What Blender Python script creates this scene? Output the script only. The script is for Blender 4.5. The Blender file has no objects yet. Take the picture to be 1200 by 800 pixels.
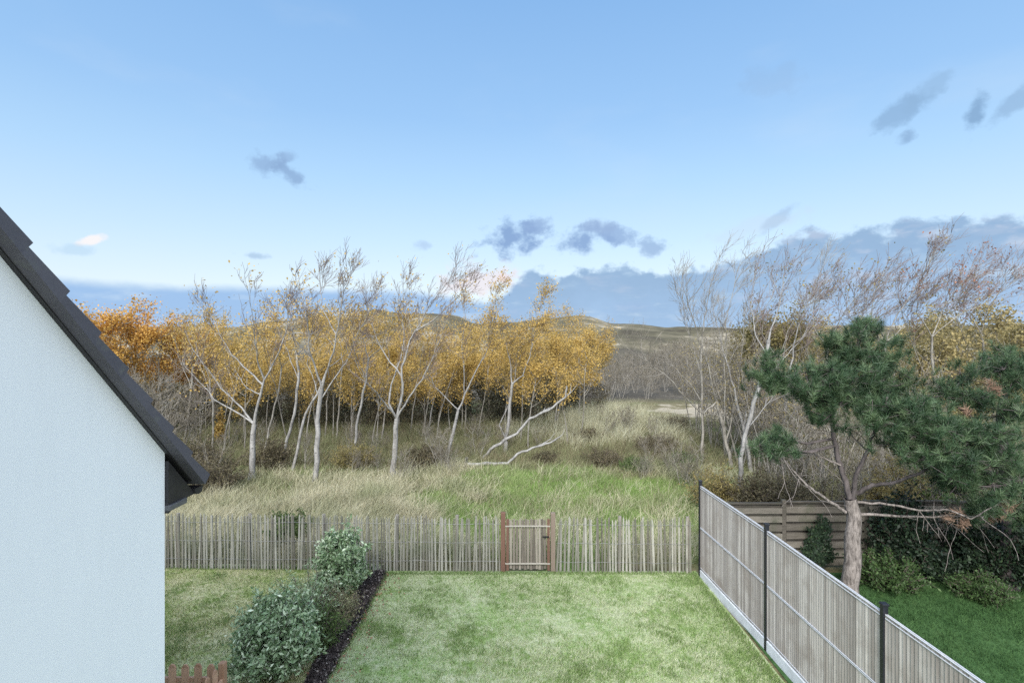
import bpy, bmesh, math, random
import numpy as np
from mathutils import Vector, noise as mnoise

SC = bpy.context.scene
COL = SC.collection
R = math.radians
F = 620.0          # focal length in pixels of the 1200 px wide photograph
HZ = 398.0         # row of the eye-level horizon
EYE = 5.0

def P(px, py, Y):
    return Vector(((px-600)/F*Y, Y, EYE-(py-HZ)/F*Y))
def gY(py):        # depth of level ground seen at a row
    return EYE*F/(py-HZ)

# ------------------------------------------------------------------ camera
cam = bpy.data.cameras.new('camera')
co = bpy.data.objects.new('camera', cam); COL.objects.link(co)
co.location = (0, 0, EYE); co.rotation_euler = (R(90), 0, 0)
cam.sensor_width = 36; cam.lens = F/1200*36
cam.shift_y = -0.0017
cam.clip_start = 0.05; cam.clip_end = 12000
SC.camera = co

# ------------------------------------------------------------------ world
SUN_EL, SUN_AZ = 36.0, 193.0     # degrees; azimuth clockwise from +Y (behind the camera, a little left)
EXPO = 0.95
WSTR = 0.125
w = bpy.data.worlds.new('World'); SC.world = w; w.use_nodes = True
nt = w.node_tree; nt.nodes.clear()
def nd(t, **kw):
    n = nt.nodes.new(t)
    for k, v in kw.items(): setattr(n, k, v)
    return n
def lk(a, b): nt.links.new(a, b)
def M(op, a, b=None, c=None, clamp=False):
    n = nd('ShaderNodeMath', operation=op); n.use_clamp = clamp
    for i, v in enumerate((a, b, c)):
        if v is None: continue
        if isinstance(v, (int, float)): n.inputs[i].default_value = v
        else: lk(v, n.inputs[i])
    return n.outputs[0]
def sstep(v, lo, hi):
    n = nd('ShaderNodeMapRange', interpolation_type='SMOOTHSTEP')
    lk(v, n.inputs[0]); n.inputs[1].default_value = lo; n.inputs[2].default_value = hi
    return n.outputs[0]
def mixc(f, a, b):
    n = nd('ShaderNodeMix', data_type='RGBA')
    if isinstance(f, (int, float)): n.inputs[0].default_value = f
    else: lk(f, n.inputs[0])
    for i, v in ((6, a), (7, b)):
        if isinstance(v, tuple): n.inputs[i].default_value = (*v, 1)
        else: lk(v, n.inputs[i])
    return n.outputs[2]
def lin(c):
    c = c/255
    return c/12.92 if c <= .04045 else ((c+.055)/1.055)**2.4
def disp(r, g, b):               # a colour as the sky shows it, in the units of the Background node
    k = 1/(WSTR*2**EXPO)
    return (lin(r)*k, lin(g)*k, lin(b)*k)

tc = nd('ShaderNodeTexCoord'); sx = nd('ShaderNodeSeparateXYZ'); lk(tc.outputs['Generated'], sx.inputs[0])
dx, dy, dz = sx.outputs
az = M('ARCTAN2', dx, dy)
el = M('ARCTAN2', dz, M('SQRT', M('ADD', M('MULTIPLY', dx, dx), M('MULTIPLY', dy, dy))))
def px_az(px): return math.atan2(px-600, F)
def px_el(px, py): return math.atan2(HZ-py, math.hypot(F, px-600))
def wnoise(scale, detail=6, rough=.55, stretch=2.2, off=0.0):
    cx = nd('ShaderNodeCombineXYZ'); lk(az, cx.inputs[0]); lk(M('MULTIPLY', el, stretch), cx.inputs[1]); cx.inputs[2].default_value = off
    n = nd('ShaderNodeTexNoise'); lk(cx.outputs[0], n.inputs['Vector'])
    n.inputs['Scale'].default_value = scale; n.inputs['Detail'].default_value = detail; n.inputs['Roughness'].default_value = rough
    return M('SUBTRACT', n.outputs[0], 0.5)

sky = nd('ShaderNodeTexSky', sky_type='NISHITA', sun_disc=False)
sky.sun_elevation = R(SUN_EL); sky.sun_rotation = R(SUN_AZ)
sky.altitude = 10; sky.air_density = 1.0; sky.dust_density = 1.0; sky.ozone_density = 1.5
# thin evening veil: pale towards the horizon, clear blue overhead
veil = nd('ShaderNodeValToRGB')
cr = veil.color_ramp
stops = [(0.0, (232, 236, 244)), (.13, (226, 240, 250)), (.28, (204, 231, 253)), (.45, (180, 219, 253)), (.62, (158, 203, 248)), (1.0, (132, 183, 238))]
while len(cr.elements) < len(stops): cr.elements.new(.5)
for e, (p, c) in zip(cr.elements, stops):
    e.position = p; e.color = (lin(c[0]), lin(c[1]), lin(c[2]), 1)
lk(M('DIVIDE', el, R(36), clamp=True), veil.inputs[0])
vs = nd('ShaderNodeVectorMath', operation='SCALE'); lk(veil.outputs[0], vs.inputs[0]); vs.inputs['Scale'].default_value = 1/(WSTR*2**EXPO)
skyc = mixc(0.84, sky.outputs[0], vs.outputs[0])

# the evening side of the sky, behind the camera, is boosted brighter and whiter as fill light
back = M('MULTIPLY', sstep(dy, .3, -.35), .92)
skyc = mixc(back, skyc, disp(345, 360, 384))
# faint high wisps
wisp = M('MULTIPLY', sstep(wnoise(3.2, 5, .5, 2.6, 3.0), .02, .35), .22)
skyc = mixc(wisp, skyc, disp(214, 230, 246))
# small clouds: photo position, half sizes (px), density, colour
n1 = wnoise(15, 7, .58, 1.25, 1.0); n2 = wnoise(40, 6, .6, 1.1, 5.0)
nn = M('ADD', M('MULTIPLY', n1, 2.0), M('MULTIPLY', n2, .9))
GREY, LILAC, WHITE, PINK = (134, 166, 212), (156, 178, 212), (245, 245, 250), (246, 226, 232)
puffs = [(600, 279, 52, 25, .9, GREY, 12), (628, 264, 28, 15, .75, (146, 175, 218), 25), (686, 281, 40, 22, .85, GREY, 0), (720, 274, 32, 15, .8, (148, 178, 220), -15), (700, 266, 30, 12, .6, (158, 184, 222), 0), (764, 290, 19, 15, .75, (150, 180, 220), 0), (910, 258, 34, 10, .6, (168, 196, 228), 38),
         (312, 192, 38, 15, .75, (146, 178, 218), 12), (338, 202, 38, 14, .8, (142, 174, 214), -22), (336, 184, 16, 10, .6, (146, 178, 218), 0), (298, 300, 28, 7, .6, (160, 190, 222), 0), (1050, 133, 46, 16, .7, (140, 176, 214), 15), (1095, 100, 40, 14, .5, (146, 182, 218), 28), (1143, 132, 34, 17, .85, (134, 170, 208), 70), (1186, 122, 42, 13, .6, (144, 178, 214), 32),
         (1063, 164, 20, 11, .7, (138, 172, 210), 30), (900, 95, 44, 22, .3, (152, 186, 224), 0), (497, 287, 18, 8, .5, (168, 194, 230), 0),
         (107, 281, 22, 7, 1.0, (250, 248, 250), 16), (85, 293, 40, 9, .4, (172, 208, 236), 0), (560, 330, 60, 26, .7, (246, 234, 238), 0), (594, 326, 16, 8, .6, (250, 220, 218), 20), (742, 362, 28, 10, .8, (236, 230, 242), 0),
         (880, 268, 70, 14, .3, (206, 222, 238), 10)]
for (px, py, rx, ry, s, c, rot) in puffs:
    a0, e0 = px_az(px), px_el(px, py)
    k = math.cos(a0)**2; ca, sa = math.cos(R(rot)), math.sin(R(rot))
    ux = M('MULTIPLY', M('SUBTRACT', az, a0), F/k); uy = M('MULTIPLY', M('SUBTRACT', el, e0), F/math.cos(a0))
    vx = M('DIVIDE', M('ADD', M('MULTIPLY', ux, ca), M('MULTIPLY', uy, sa)), rx); vy = M('DIVIDE', M('SUBTRACT', M('MULTIPLY', uy, ca), M('MULTIPLY', ux, sa)), ry)
    d = M('SQRT', M('ADD', M('MULTIPLY', vx, vx), M('MULTIPLY', vy, vy)))
    mk_ = sstep(M('ADD', M('SUBTRACT', 1.0, d), M('MULTIPLY', nn, 1.25)), .05, .7)
    skyc = mixc(M('MULTIPLY', mk_, s), skyc, disp(*c))
# long cloud bank along the horizon
prof = [(-400, 330), (60, 323), (200, 332), (330, 334), (480, 338), (565, 350), (595, 338), (625, 312), (660, 318), (700, 306), (770, 314), (850, 298), (920, 278), (1000, 266), (1100, 256), (1220, 244), (1900, 240)]
bk = nd('ShaderNodeValToRGB'); cr = bk.color_ramp
while len(cr.elements) < len(prof): cr.elements.new(.5)
for e, (px, py) in zip(cr.elements, prof):
    e.position = px_az(px)/math.pi*.5+.5
    v = px_el(px, py)/.5
    e.color = (v, v, v, 1)
lk(M('ADD', M('MULTIPLY', az, .5/math.pi), .5), bk.inputs[0])
top = M('MULTIPLY', bk.outputs[0], .5)
amp = sstep(az, px_az(520), px_az(640))
edge = M('ADD', M('SUBTRACT', top, el), M('ADD', M('MULTIPLY', n1, M('ADD', .012, M('MULTIPLY', amp, .095))), M('MULTIPLY', n2, M('ADD', .004, M('MULTIPLY', amp, .03)))))
bmask = sstep(edge, -.003, .017)
depth = sstep(edge, 0.0, .16)
gap = M('MULTIPLY', sstep(az, px_az(780), px_az(980)), sstep(wnoise(14, 6, .6, 2.4, 21.0), .0, .22))
bright = M('ADD', M('MULTIPLY', sstep(wnoise(9, 5, .55, 3.0, 9.0), .05, .3), .4), M('MULTIPLY', gap, .55), None, True)
bcol = mixc(amp, disp(158, 195, 238), disp(150, 182, 217))
bcol = mixc(depth, bcol, disp(166, 200, 238))
bcol = mixc(bright, bcol, disp(216, 222, 238))
skyc = mixc(M('MULTIPLY', bmask, M('SUBTRACT', .95, M('MULTIPLY', sstep(wnoise(11, 5, .6, 3.2, 31.0), .0, .3), .35))), skyc, bcol)
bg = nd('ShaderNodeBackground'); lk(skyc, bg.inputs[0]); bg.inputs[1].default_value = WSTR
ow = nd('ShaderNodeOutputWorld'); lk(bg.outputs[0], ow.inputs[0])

# ------------------------------------------------------------------ sun
sl = bpy.data.lights.new('sun', 'SUN'); so = bpy.data.objects.new('sun', sl); COL.objects.link(so)
sl.energy = 2.6; sl.angle = R(24); sl.color = (1, .965, .91)
sd = Vector((math.sin(R(SUN_AZ))*math.cos(R(SUN_EL)), math.cos(R(SUN_AZ))*math.cos(R(SUN_EL)), math.sin(R(SUN_EL))))
so.rotation_euler = sd.to_track_quat('Z', 'Y').to_euler()

SC.view_settings.view_transform = 'Standard'; SC.view_settings.look = 'None'
SC.view_settings.exposure = EXPO; SC.view_settings.gamma = 1
SC.view_settings.use_curve_mapping = False
SC.render.engine = 'CYCLES'
SC.cycles.max_bounces = 6; SC.cycles.diffuse_bounces = 3; SC.cycles.transmission_bounces = 3; SC.cycles.glossy_bounces = 2
SC.cycles.use_denoising = False; SC.cycles.use_adaptive_sampling = False

# ------------------------------------------------------------------ helpers
def link(o, parent=None):
    COL.objects.link(o)
    if parent: o.parent = parent
    return o
def tag(o, label, cat, group=None, kind=None):
    if label: o['label'] = label
    if cat: o['category'] = cat
    if group: o['group'] = group
    if kind: o['kind'] = kind
    return o
def empty(name, loc=(0, 0, 0), rz=0):
    o = bpy.data.objects.new(name, None); o.location = loc; o.rotation_euler = (0, 0, rz); o.empty_display_size = .2
    return link(o)
def arrmesh(name, V, Fc, mat, parent=None, rnd=None, smooth=False):
    V = np.asarray(V, np.float32); Fc = np.asarray(Fc, np.int32)
    me = bpy.data.meshes.new(name)
    k = Fc.shape[1]
    me.vertices.add(len(V)); me.vertices.foreach_set('co', V.ravel())
    me.loops.add(Fc.size); me.loops.foreach_set('vertex_index', Fc.ravel())
    me.polygons.add(len(Fc)); me.polygons.foreach_set('loop_start', np.arange(0, Fc.size, k, dtype=np.int32))
    if smooth: me.polygons.foreach_set('use_smooth', np.ones(len(Fc), bool))
    if rnd is not None:
        at = me.attributes.new('rnd', 'FLOAT', 'FACE'); at.data.foreach_set('value', np.asarray(rnd, np.float32))
    me.update(calc_edges=True)
    if mat: me.materials.append(mat)
    o = bpy.data.objects.new(name, me)
    return link(o, parent)
class MB:
    def __init__(s): s.v = []; s.f = []; s.r = []
    def add(s, vs, fs, r=0.5):
        b = len(s.v); s.v += [tuple(v) for v in vs]
        for f in fs: s.f.append([b+i for i in f]); s.r.append(r)
    def box(s, c, d, rz=0, r=.5, taper=1.0, tilt=(0, 0)):
        cx, cy, cz = c; a, b_, h = d[0]/2, d[1]/2, d[2]/2
        cs, sn = math.cos(rz), math.sin(rz); vs = []
        for z in (-h, h):
            t = taper if z > 0 else 1
            for x, y in ((-a, -b_), (a, -b_), (a, b_), (-a, b_)):
                X, Y = x*t, y*t
                k = (z+h)
                vs.append((cx+X*cs-Y*sn+tilt[0]*k, cy+X*sn+Y*cs+tilt[1]*k, cz+z))
        s.add(vs, [(3, 2, 1, 0), (4, 5, 6, 7), (0, 1, 5, 4), (1, 2, 6, 5), (2, 3, 7, 6), (3, 0, 4, 7)], r)
    def beam(s, a, b, wd, ht, r=.5):      # box from a to b, width horizontal, height vertical
        a, b = Vector(a), Vector(b); d = (b-a).normalized()
        up = Vector((0, 0, 1)) if abs(d.z) < .95 else Vector((0, 1, 0))
        sdv = d.cross(up).normalized(); u = sdv.cross(d)
        vs = []
        for p in (a, b):
            for i, j in ((-1, -1), (1, -1), (1, 1), (-1, 1)):
                vs.append(p+sdv*(wd/2*i)+u*(ht/2*j))
        s.add(vs, [(3, 2, 1, 0), (4, 5, 6, 7), (0, 1, 5, 4), (1, 2, 6, 5), (2, 3, 7, 6), (3, 0, 4, 7)], r)
    def build(s, name, mat, parent=None, bevel=0, smooth=False):
        me = bpy.data.meshes.new(name); me.from_pydata(s.v, [], s.f); 
        at = me.attributes.new('rnd', 'FLOAT', 'FACE'); at.data.foreach_set('value', np.asarray(s.r, np.float32))
        if bevel:
            bm = bmesh.new(); bm.from_mesh(me)
            bmesh.ops.bevel(bm, geom=bm.edges[:], offset=bevel, segments=2, affect='EDGES', profile=.6)
            bm.to_mesh(me); bm.free()
        bm = bmesh.new(); bm.from_mesh(me); bmesh.ops.recalc_face_normals(bm, faces=bm.faces[:]); bm.to_mesh(me); bm.free()
        if smooth: me.polygons.foreach_set('use_smooth', [True]*len(me.polygons))
        me.update(); me.materials.append(mat)
        return link(bpy.data.objects.new(name, me), parent)

# ---- materials
def newmat(name):
    m = bpy.data.materials.new(name); m.use_nodes = True
    return m, m.node_tree, m.node_tree.nodes['Principled BSDF']
def ramp(t, stops, fac):
    n = t.nodes.new('ShaderNodeValToRGB'); c = n.color_ramp
    while len(c.elements) < len(stops): c.elements.new(.5)
    for e, (p, col) in zip(c.elements, stops): e.position = p; e.color = (*col, 1)
    t.links.new(fac, n.inputs[0]); return n.outputs[0]
def tnoise(t, scale, detail=4, rough=.55, vec=None, stretch=None):
    n = t.nodes.new('ShaderNodeTexNoise'); n.inputs['Scale'].default_value = scale; n.inputs['Detail'].default_value = detail; n.inputs['Roughness'].default_value = rough
    if vec is None:
        g = t.nodes.new('ShaderNodeTexCoord'); vec = g.outputs['Object']
    if stretch:
        mp = t.nodes.new('ShaderNodeMapping'); mp.inputs['Scale'].default_value = stretch; t.links.new(vec, mp.inputs[0]); vec = mp.outputs[0]
    t.links.new(vec, n.inputs['Vector']); return n.outputs[0]
def tmix(t, f, a, b, blend='MIX'):
    n = t.nodes.new('ShaderNodeMix'); n.data_type = 'RGBA'; n.blend_type = blend
    if isinstance(f, (int, float)): n.inputs[0].default_value = f
    else: t.links.new(f, n.inputs[0])
    for i, v in ((6, a), (7, b)):
        if isinstance(v, tuple): n.inputs[i].default_value = (*v, 1)
        else: t.links.new(v, n.inputs[i])
    return n.outputs[2]
def tmath(t, op, a, b=None, clamp=False):
    n = t.nodes.new('ShaderNodeMath'); n.operation = op; n.use_clamp = clamp
    for i, v in enumerate((a, b)):
        if v is None: continue
        if isinstance(v, (int, float)): n.inputs[i].default_value = v
        else: t.links.new(v, n.inputs[i])
    return n.outputs[0]
def bump(t, b, h, strength=.3, dist=.02):
    n = t.nodes.new('ShaderNodeBump'); n.inputs['Strength'].default_value = strength; n.inputs['Distance'].default_value = dist
    t.links.new(h, n.inputs['Height']); t.links.new(n.outputs[0], b.inputs['Normal'])
def leafmat(name, stops, trans=.3, rough=.6, patch=None, spec=.25, pscale=.6):
    m, t, b = newmat(name)
    a = t.nodes.new('ShaderNodeAttribute'); a.attribute_name = 'rnd'
    fac = a.outputs['Fac']
    col = ramp(t, stops, fac)
    if patch:
        g = t.nodes.new('ShaderNodeNewGeometry')
        n = tnoise(t, pscale, 3, .6, g.outputs['Position'])
        f = tmath(t, 'MULTIPLY', tmath(t, 'SUBTRACT', n, .42), 4.0, True)
        col = tmix(t, f, col, tmix(t, .55, col, patch))
    t.links.new(col, b.inputs['Base Color']); b.inputs['Roughness'].default_value = rough
    b.inputs['Specular IOR Level'].default_value = spec
    if trans:
        tr = t.nodes.new('ShaderNodeBsdfTranslucent'); t.links.new(col, tr.inputs[0])
        mx = t.nodes.new('ShaderNodeMixShader'); mx.inputs[0].default_value = trans
        t.links.new(b.outputs[0], mx.inputs[1]); t.links.new(tr.outputs[0], mx.inputs[2])
        t.links.new(mx.outputs[0], t.nodes['Material Output'].inputs[0])
    return m
def barkmat(name, dark, light, scale=9, bumpy=.5):
    m, t, b = newmat(name)
    n = tnoise(t, scale, 5, .65, None, (1, 1, .35))
    t.links.new(ramp(t, [(.3, dark), (.62, light)], n), b.inputs['Base Color']); b.inputs['Roughness'].default_value = .9
    b.inputs['Specular IOR Level'].default_value = .15
    bump(t, b, n, bumpy, .02)
    return m
def birchmat(name, dark, light):
    m, t, b = newmat(name)
    n = tnoise(t, 8, 5, .65, None, (1, 1, .35)); mk = tnoise(t, 7, 4, .7, None, (1, 1, 3.2))
    c = ramp(t, [(.3, dark), (.62, light)], n)
    c = tmix(t, tmath(t, 'MULTIPLY', tmath(t, 'SUBTRACT', mk, .57), 9, True), c, (.06, .055, .05))
    t.links.new(c, b.inputs['Base Color']); b.inputs['Roughness'].default_value = .9; b.inputs['Specular IOR Level'].default_value = .15
    bump(t, b, n, .6, .03); return m
def woodmat(name, stops, vary=True, grain=(60, 60, 4), rough=.85, stain=None):
    m, t, b = newmat(name)
    n = tnoise(t, 1.0, 5, .6, None, grain)
    a = t.nodes.new('ShaderNodeAttribute'); a.attribute_name = 'rnd'
    f = tmath(t, 'ADD', tmath(t, 'MULTIPLY', n, .6), tmath(t, 'MULTIPLY', a.outputs['Fac'], .5)) if vary else n
    c = ramp(t, stops, f)
    if stain:
        s = tnoise(t, 2.4, 4, .6)
        c = tmix(t, tmath(t, 'MULTIPLY', tmath(t, 'SUBTRACT', s, .48), 3.5, True), c, stain)
    t.links.new(c, b.inputs['Base Color']); b.inputs['Roughness'].default_value = rough; b.inputs['Specular IOR Level'].default_value = .2
    bump(t, b, n, .4, .005)
    return m
def plainmat(name, col, rough=.6, metal=0, nscale=20, var=.15, bmp=.1):
    m, t, b = newmat(name)
    n = tnoise(t, nscale, 4)
    t.links.new(ramp(t, [(.3, tuple(c*(1-var) for c in col)), (.7, tuple(min(1, c*(1+var)) for c in col))], n), b.inputs['Base Color'])
    b.inputs['Roughness'].default_value = rough; b.inputs['Metallic'].default_value = metal
    if bmp: bump(t, b, n, bmp, .004)
    return m

PALE_BARK = birchmat('pale_bark', (.14, .133, .125), (.33, .32, .30))
GREY_BARK = barkmat('grey_bark', (.11, .10, .085), (.32, .30, .26))
TWIG = barkmat('twig_bark', (.13, .10, .088), (.22, .175, .155), 3, 0)
TWIG_GREY = barkmat('grey_twig_bark', (.13, .115, .092), (.28, .25, .205), 3, 0)
PINE_BARK = barkmat('pine_bark', (.05, .042, .037), (.29, .255, .23), 20, 1.0)
PINE_LIMB = barkmat('pine_limb_bark', (.05, .043, .042), (.14, .12, .115), 10, .6)
LEAF_GOLD = leafmat('golden_leaf', [(0, (.36, .245, .085)), (.4, (.49, .33, .095)), (.8, (.58, .395, .11)), (1, (.44, .345, .13))], .35, patch=(.36, .27, .095), pscale=.7)
LEAF_ORANGE = leafmat('orange_leaf', [(0, (.40, .20, .06)), (.5, (.62, .33, .08)), (1, (.68, .42, .10))], .35, patch=(.46, .33, .08))
LEAF_OLIVE = leafmat('olive_leaf', [(0, (.14, .12, .05)), (.6, (.26, .21, .08)), (1, (.36, .28, .11))], .3, patch=(.19, .18, .07))
LEAF_MUSTARD = leafmat('mustard_leaf', [(0, (.19, .155, .075)), (.6, (.33, .265, .115)), (1, (.46, .36, .16))], .3, patch=(.23, .21, .095))
LEAF_RUSSET = leafmat('russet_leaf', [(0, (.2, .1, .07)), (1, (.4, .2, .13))], .3)
LEAF_SILVER = leafmat('silver_green_leaf', [(0, (.06, .10, .038)), (.35, (.15, .235, .105)), (.7, (.36, .46, .27)), (1, (.68, .74, .56))], .15, .45, spec=.4)
LEAF_DARK = leafmat('dark_green_leaf', [(0, (.010, .016, .010)), (.7, (.025, .045, .024)), (1, (.05, .08, .035))], .1, .5)
LEAF_BUSHDARK = leafmat('shade_leaf', [(0, (.035, .036, .022)), (.7, (.085, .082, .05)), (1, (.14, .13, .075))], .1, .6)
LEAF_SHADE = leafmat('ground_plant_leaf', [(0, (.025, .045, .015)), (.7, (.055, .10, .03)), (1, (.10, .15, .05))], .15)
LEAF_BUSH = leafmat('bush_leaf', [(0, (.04, .06, .02)), (.7, (.09, .14, .04)), (1, (.16, .2, .06))], .2)
LEAF_BRAMBLE = leafmat('bramble_leaf', [(0, (.05, .042, .025)), (.6, (.11, .095, .052)), (1, (.19, .155, .085))], .15)
NEEDLE = leafmat('pine_needle', [(0, (.015, .03, .015)), (.5, (.046, .09, .04)), (1, (.19, .26, .13))], .12, .45, spec=.4)
NEEDLE_DEAD = leafmat('dead_pine_needle', [(0, (.20, .12, .08)), (1, (.40, .27, .19))], .2)
GRASS_DRY = leafmat('dry_grass_blade', [(0, (.24, .215, .13)), (.45, (.50, .46, .31)), (1, (.72, .68, .51))], .25, .8, patch=(.15, .2, .07), pscale=.8)
GRASS_GREEN = leafmat('green_grass_blade', [(0, (.10, .15, .04)), (.5, (.20, .29, .085)), (.85, (.33, .40, .17)), (1, (.58, .56, .38))], .25, .8, patch=(.37, .38, .2), pscale=.55)
GRASS_PALE = leafmat('pale_grass_blade', [(0, (.3, .28, .17)), (.5, (.46, .44, .3)), (1, (.6, .6, .45))], .25, .8)
GRASS_BROWN = leafmat('brown_weed', [(0, (.12, .10, .06)), (.4, (.23, .19, .12)), (.7, (.2, .225, .10)), (1, (.44, .40, .27))], .2, .8, patch=(.12, .155, .06), pscale=.9)
CHIP = leafmat('wood_chip', [(0, (.02, .016, .015)), (.7, (.06, .048, .045)), (.92, (.14, .115, .105)), (1, (.4, .36, .33))], 0, .9)

# ---- plants
UP = Vector((0, 0, 1))
def rv(rng):
    while True:
        v = Vector((rng.uniform(-1, 1), rng.uniform(-1, 1), rng.uniform(-1, 1)))
        if .01 < v.length < 1: return v.normalized()
class Branches:
    """Collects limbs as polylines with radii and turns them into tube meshes."""
    def __init__(s, rng): s.rng = rng; s.big = []; s.fine = []; s.tips = []
    def limb(s, pts, r0, r1, fine=False, rough=0.0):
        n = len(pts)
        (s.fine if fine else s.big).append((pts, [r0+(r1-r0)*(i/(n-1))**.85 for i in range(n)]))
    def grow(s, p, d, L, r, lvl, maxl, wind=Vector((0, 0, 0)), up=.25, wig=.16, kids=(4, 6), ang=(25, 55), ratio=(.45, .7), rmin=.005, fine_from=2, tipl=1):
        rng = s.rng
        n = 5 if L > .5 else 3
        pts = [p.copy()]; dd = d.copy(); q = p.copy()
        for i in range(n):
            dd = (dd+rv(rng)*wig+UP*(up*.25)+wind*.3).normalized()
            q = q+dd*(L/n); pts.append(q.copy())
        re = max(rmin*.7, r*.35)
        s.limb(pts, r, re, lvl >= fine_from)
        if lvl >= maxl-tipl+1 or lvl == maxl: s.tips += pts[1:]
        if lvl < maxl:
            k = rng.randint(*kids)
            for i in range(k):
                t = rng.uniform(.3, 1.0) if i else 1.0
                f = t*n; j = min(int(f), n-1)
                b = pts[j].lerp(pts[j+1], f-j)
                ax = (pts[j+1]-pts[j]).normalized()
                sdv = ax.cross(rv(rng)).normalized()
                a = R(rng.uniform(*ang))*(1 if i else .5)
                nd_ = ax*math.cos(a)+sdv*math.sin(a)
                s.grow(b, nd_, L*rng.uniform(*ratio), max(rmin, r*(.35+.3*(1-t))), lvl+1, maxl, wind, up, wig, kids, ang, ratio, rmin, fine_from, tipl)
    def main(s, pts, r0, r1, sub=3, wob=.03):
        """a traced trunk or limb, subdivided with small wobbles"""
        out = [pts[0]]
        for a, b in zip(pts, pts[1:]):
            L = (b-a).length
            for i in range(1, sub+1):
                q = a.lerp(b, i/sub)
                if i < sub: q = q+rv(s.rng)*wob*L*.6
                out.append(q)
        s.limb(out, r0, r1)
        return out
def tubes(lst, sides):
    V = []; Q = []; b = 0
    cs = [(math.cos(2*math.pi*i/sides), math.sin(2*math.pi*i/sides)) for i in range(sides)]
    for pts, rad in lst:
        n = len(pts)
        for i in range(n):
            d = (pts[min(i+1, n-1)]-pts[max(i-1, 0)])
            if d.length < 1e-6: d = UP.copy()
            d.normalize()
            u = d.cross(Vector((.37, .91, .18)))
            if u.length < 1e-3: u = d.cross(Vector((1, 0, 0)))
            u.normalize(); v = d.cross(u); p = pts[i]; r = rad[i]
            for c, s_ in cs:
                V.append((p.x+(u.x*c+v.x*s_)*r, p.y+(u.y*c+v.y*s_)*r, p.z+(u.z*c+v.z*s_)*r))
        for i in range(n-1):
            for k in range(sides):
                a = b+i*sides+k; a2 = b+i*sides+(k+1) % sides
                Q.append((a, a2, a2+sides, a+sides))
        b += n*sides
    return np.array(V, np.float32), np.array(Q, np.int32)
def leaves(C, size, nrng, aspect=.62, droop=0.0, nbias=None):
    """rhombic leaves at centres C"""
    C = np.asarray(C, np.float32); n = len(C)
    a = nrng.normal(size=(n, 3)); a[:, 2] -= droop; a /= np.linalg.norm(a, axis=1)[:, None]
    b = nrng.normal(size=(n, 3))
    if nbias is not None: b = np.cross(a, b*.5+nbias)
    else: b = np.cross(a, b)
    b /= np.linalg.norm(b, axis=1)[:, None]+1e-9
    s = (size*nrng.uniform(.6, 1.3, n))[:, None]
    V = np.stack([C-a*s*.5, C+b*s*aspect*.5, C+a*s*.5, C-b*s*aspect*.5], 1).reshape(-1, 3)
    Q = np.arange(4*n).reshape(n, 4)
    return V, Q
def leafcloud(tips, per, spread, size, seed, aspect=.62, droop=.2):
    nrng = np.random.default_rng(seed)
    T = np.array([tuple(t) for t in tips], np.float32)
    C = np.repeat(T, per, 0)
    C = C+nrng.normal(size=C.shape)*spread
    V, Q = leaves(C, size, nrng, aspect, droop)
    rnd = np.clip(nrng.beta(2, 2, len(Q)), 0, 1)
    return V, Q, rnd
def build_tree(name, br, base, bark, twig, leafm=None, lv=None, sides=6):
    """root Empty at the foot > trunk, branches, crown"""
    root = empty(name, base)
    off = np.array(tuple(base), np.float32)
    V, Q = tubes(br.big, sides); arrmesh('trunk', V-off, Q, bark, root, smooth=True)
    if br.fine:
        V, Q = tubes(br.fine, 3); arrmesh('branches', V-off, Q, twig, root, smooth=True)
    if lv is not None and len(lv[1]):
        V, Q, rn = lv; arrmesh('crown', V-off, Q, leafm, root, rnd=rn)
    return root
def copytree(o, loc, rz, sc=1.0):
    c = o.copy(); COL.objects.link(c); c.location = loc; c.rotation_euler = (0, 0, rz); c.scale = (sc, sc, sc)
    for ch in o.children:
        d = ch.copy(); COL.objects.link(d); d.parent = c
    return c

# ================================================================== GROUND
SKYLINE = [(-900, 384), (-200, 382), (0, 383), (180, 384), (260, 384), (330, 377), (380, 371), (415, 367), (440, 364), (475, 369), (500, 368), (530, 372), (560, 380), (600, 378), (640, 373), (685, 371), (725, 379), (780, 384), (850, 384), (950, 381), (1060, 383), (1200, 380), (1500, 384), (2400, 384)]
def skyline(t):
    px = 600+F*t
    for (a, ya), (b, yb) in zip(SKYLINE, SKYLINE[1:]):
        if a <= px <= b:
            k = (px-a)/(b-a); k = k*k*(3-2*k)
            return ya+(yb-ya)*k
    return 384
def sm(a, b, x):
    t = max(0, min(1, (x-a)/(b-a))); return t*t*(3-2*t)
def h(x, y):
    if y < 11.75: return 0.0
    k = sm(11.75, 15, y)
    z = k*(.16*mnoise.noise((x*.22, y*.22, 1.3))+.06*mnoise.noise((x*.7, y*.7, 4.1)))
    z += .55*math.exp(-(((x-5.5)/5)**2+((y-31)/6)**2))
    z += .25*math.exp(-(((x-1)/4)**2+((y-19)/2.2)**2))
    if y > 40:
        kk = sm(40, 150, y)
        ridge = (398-skyline(x/y))/F*150+5
        prof_ = kk**1.35
        z += kk**2*.9*mnoise.noise((x*.09, y*.04, 3))+prof_*ridge*(1.0 if y < 150 else 1-.8*sm(150, 400, y))
        z += sm(45, 75, y)*(1-sm(140, 152, y))*2.0*(mnoise.noise((x*.045, y*.05, 8))+.5*mnoise.noise((x*.13, y*.13, 2)))*(1-kk*.55)
    return z
def axis_pts(segs):
    out = []
    for a, b, st in segs:
        n = max(1, round((b-a)/st)); out += [a+(b-a)*i/n for i in range(n)]
    out.append(segs[-1][1]); return out
ys = axis_pts([(-60, 0, 12), (0, 11.75, 2.5), (11.75, 34, .45), (34, 60, 1.1), (60, 180, 2.2), (180, 420, 12), (420, 1200, 90), (1200, 6000, 800)])
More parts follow.
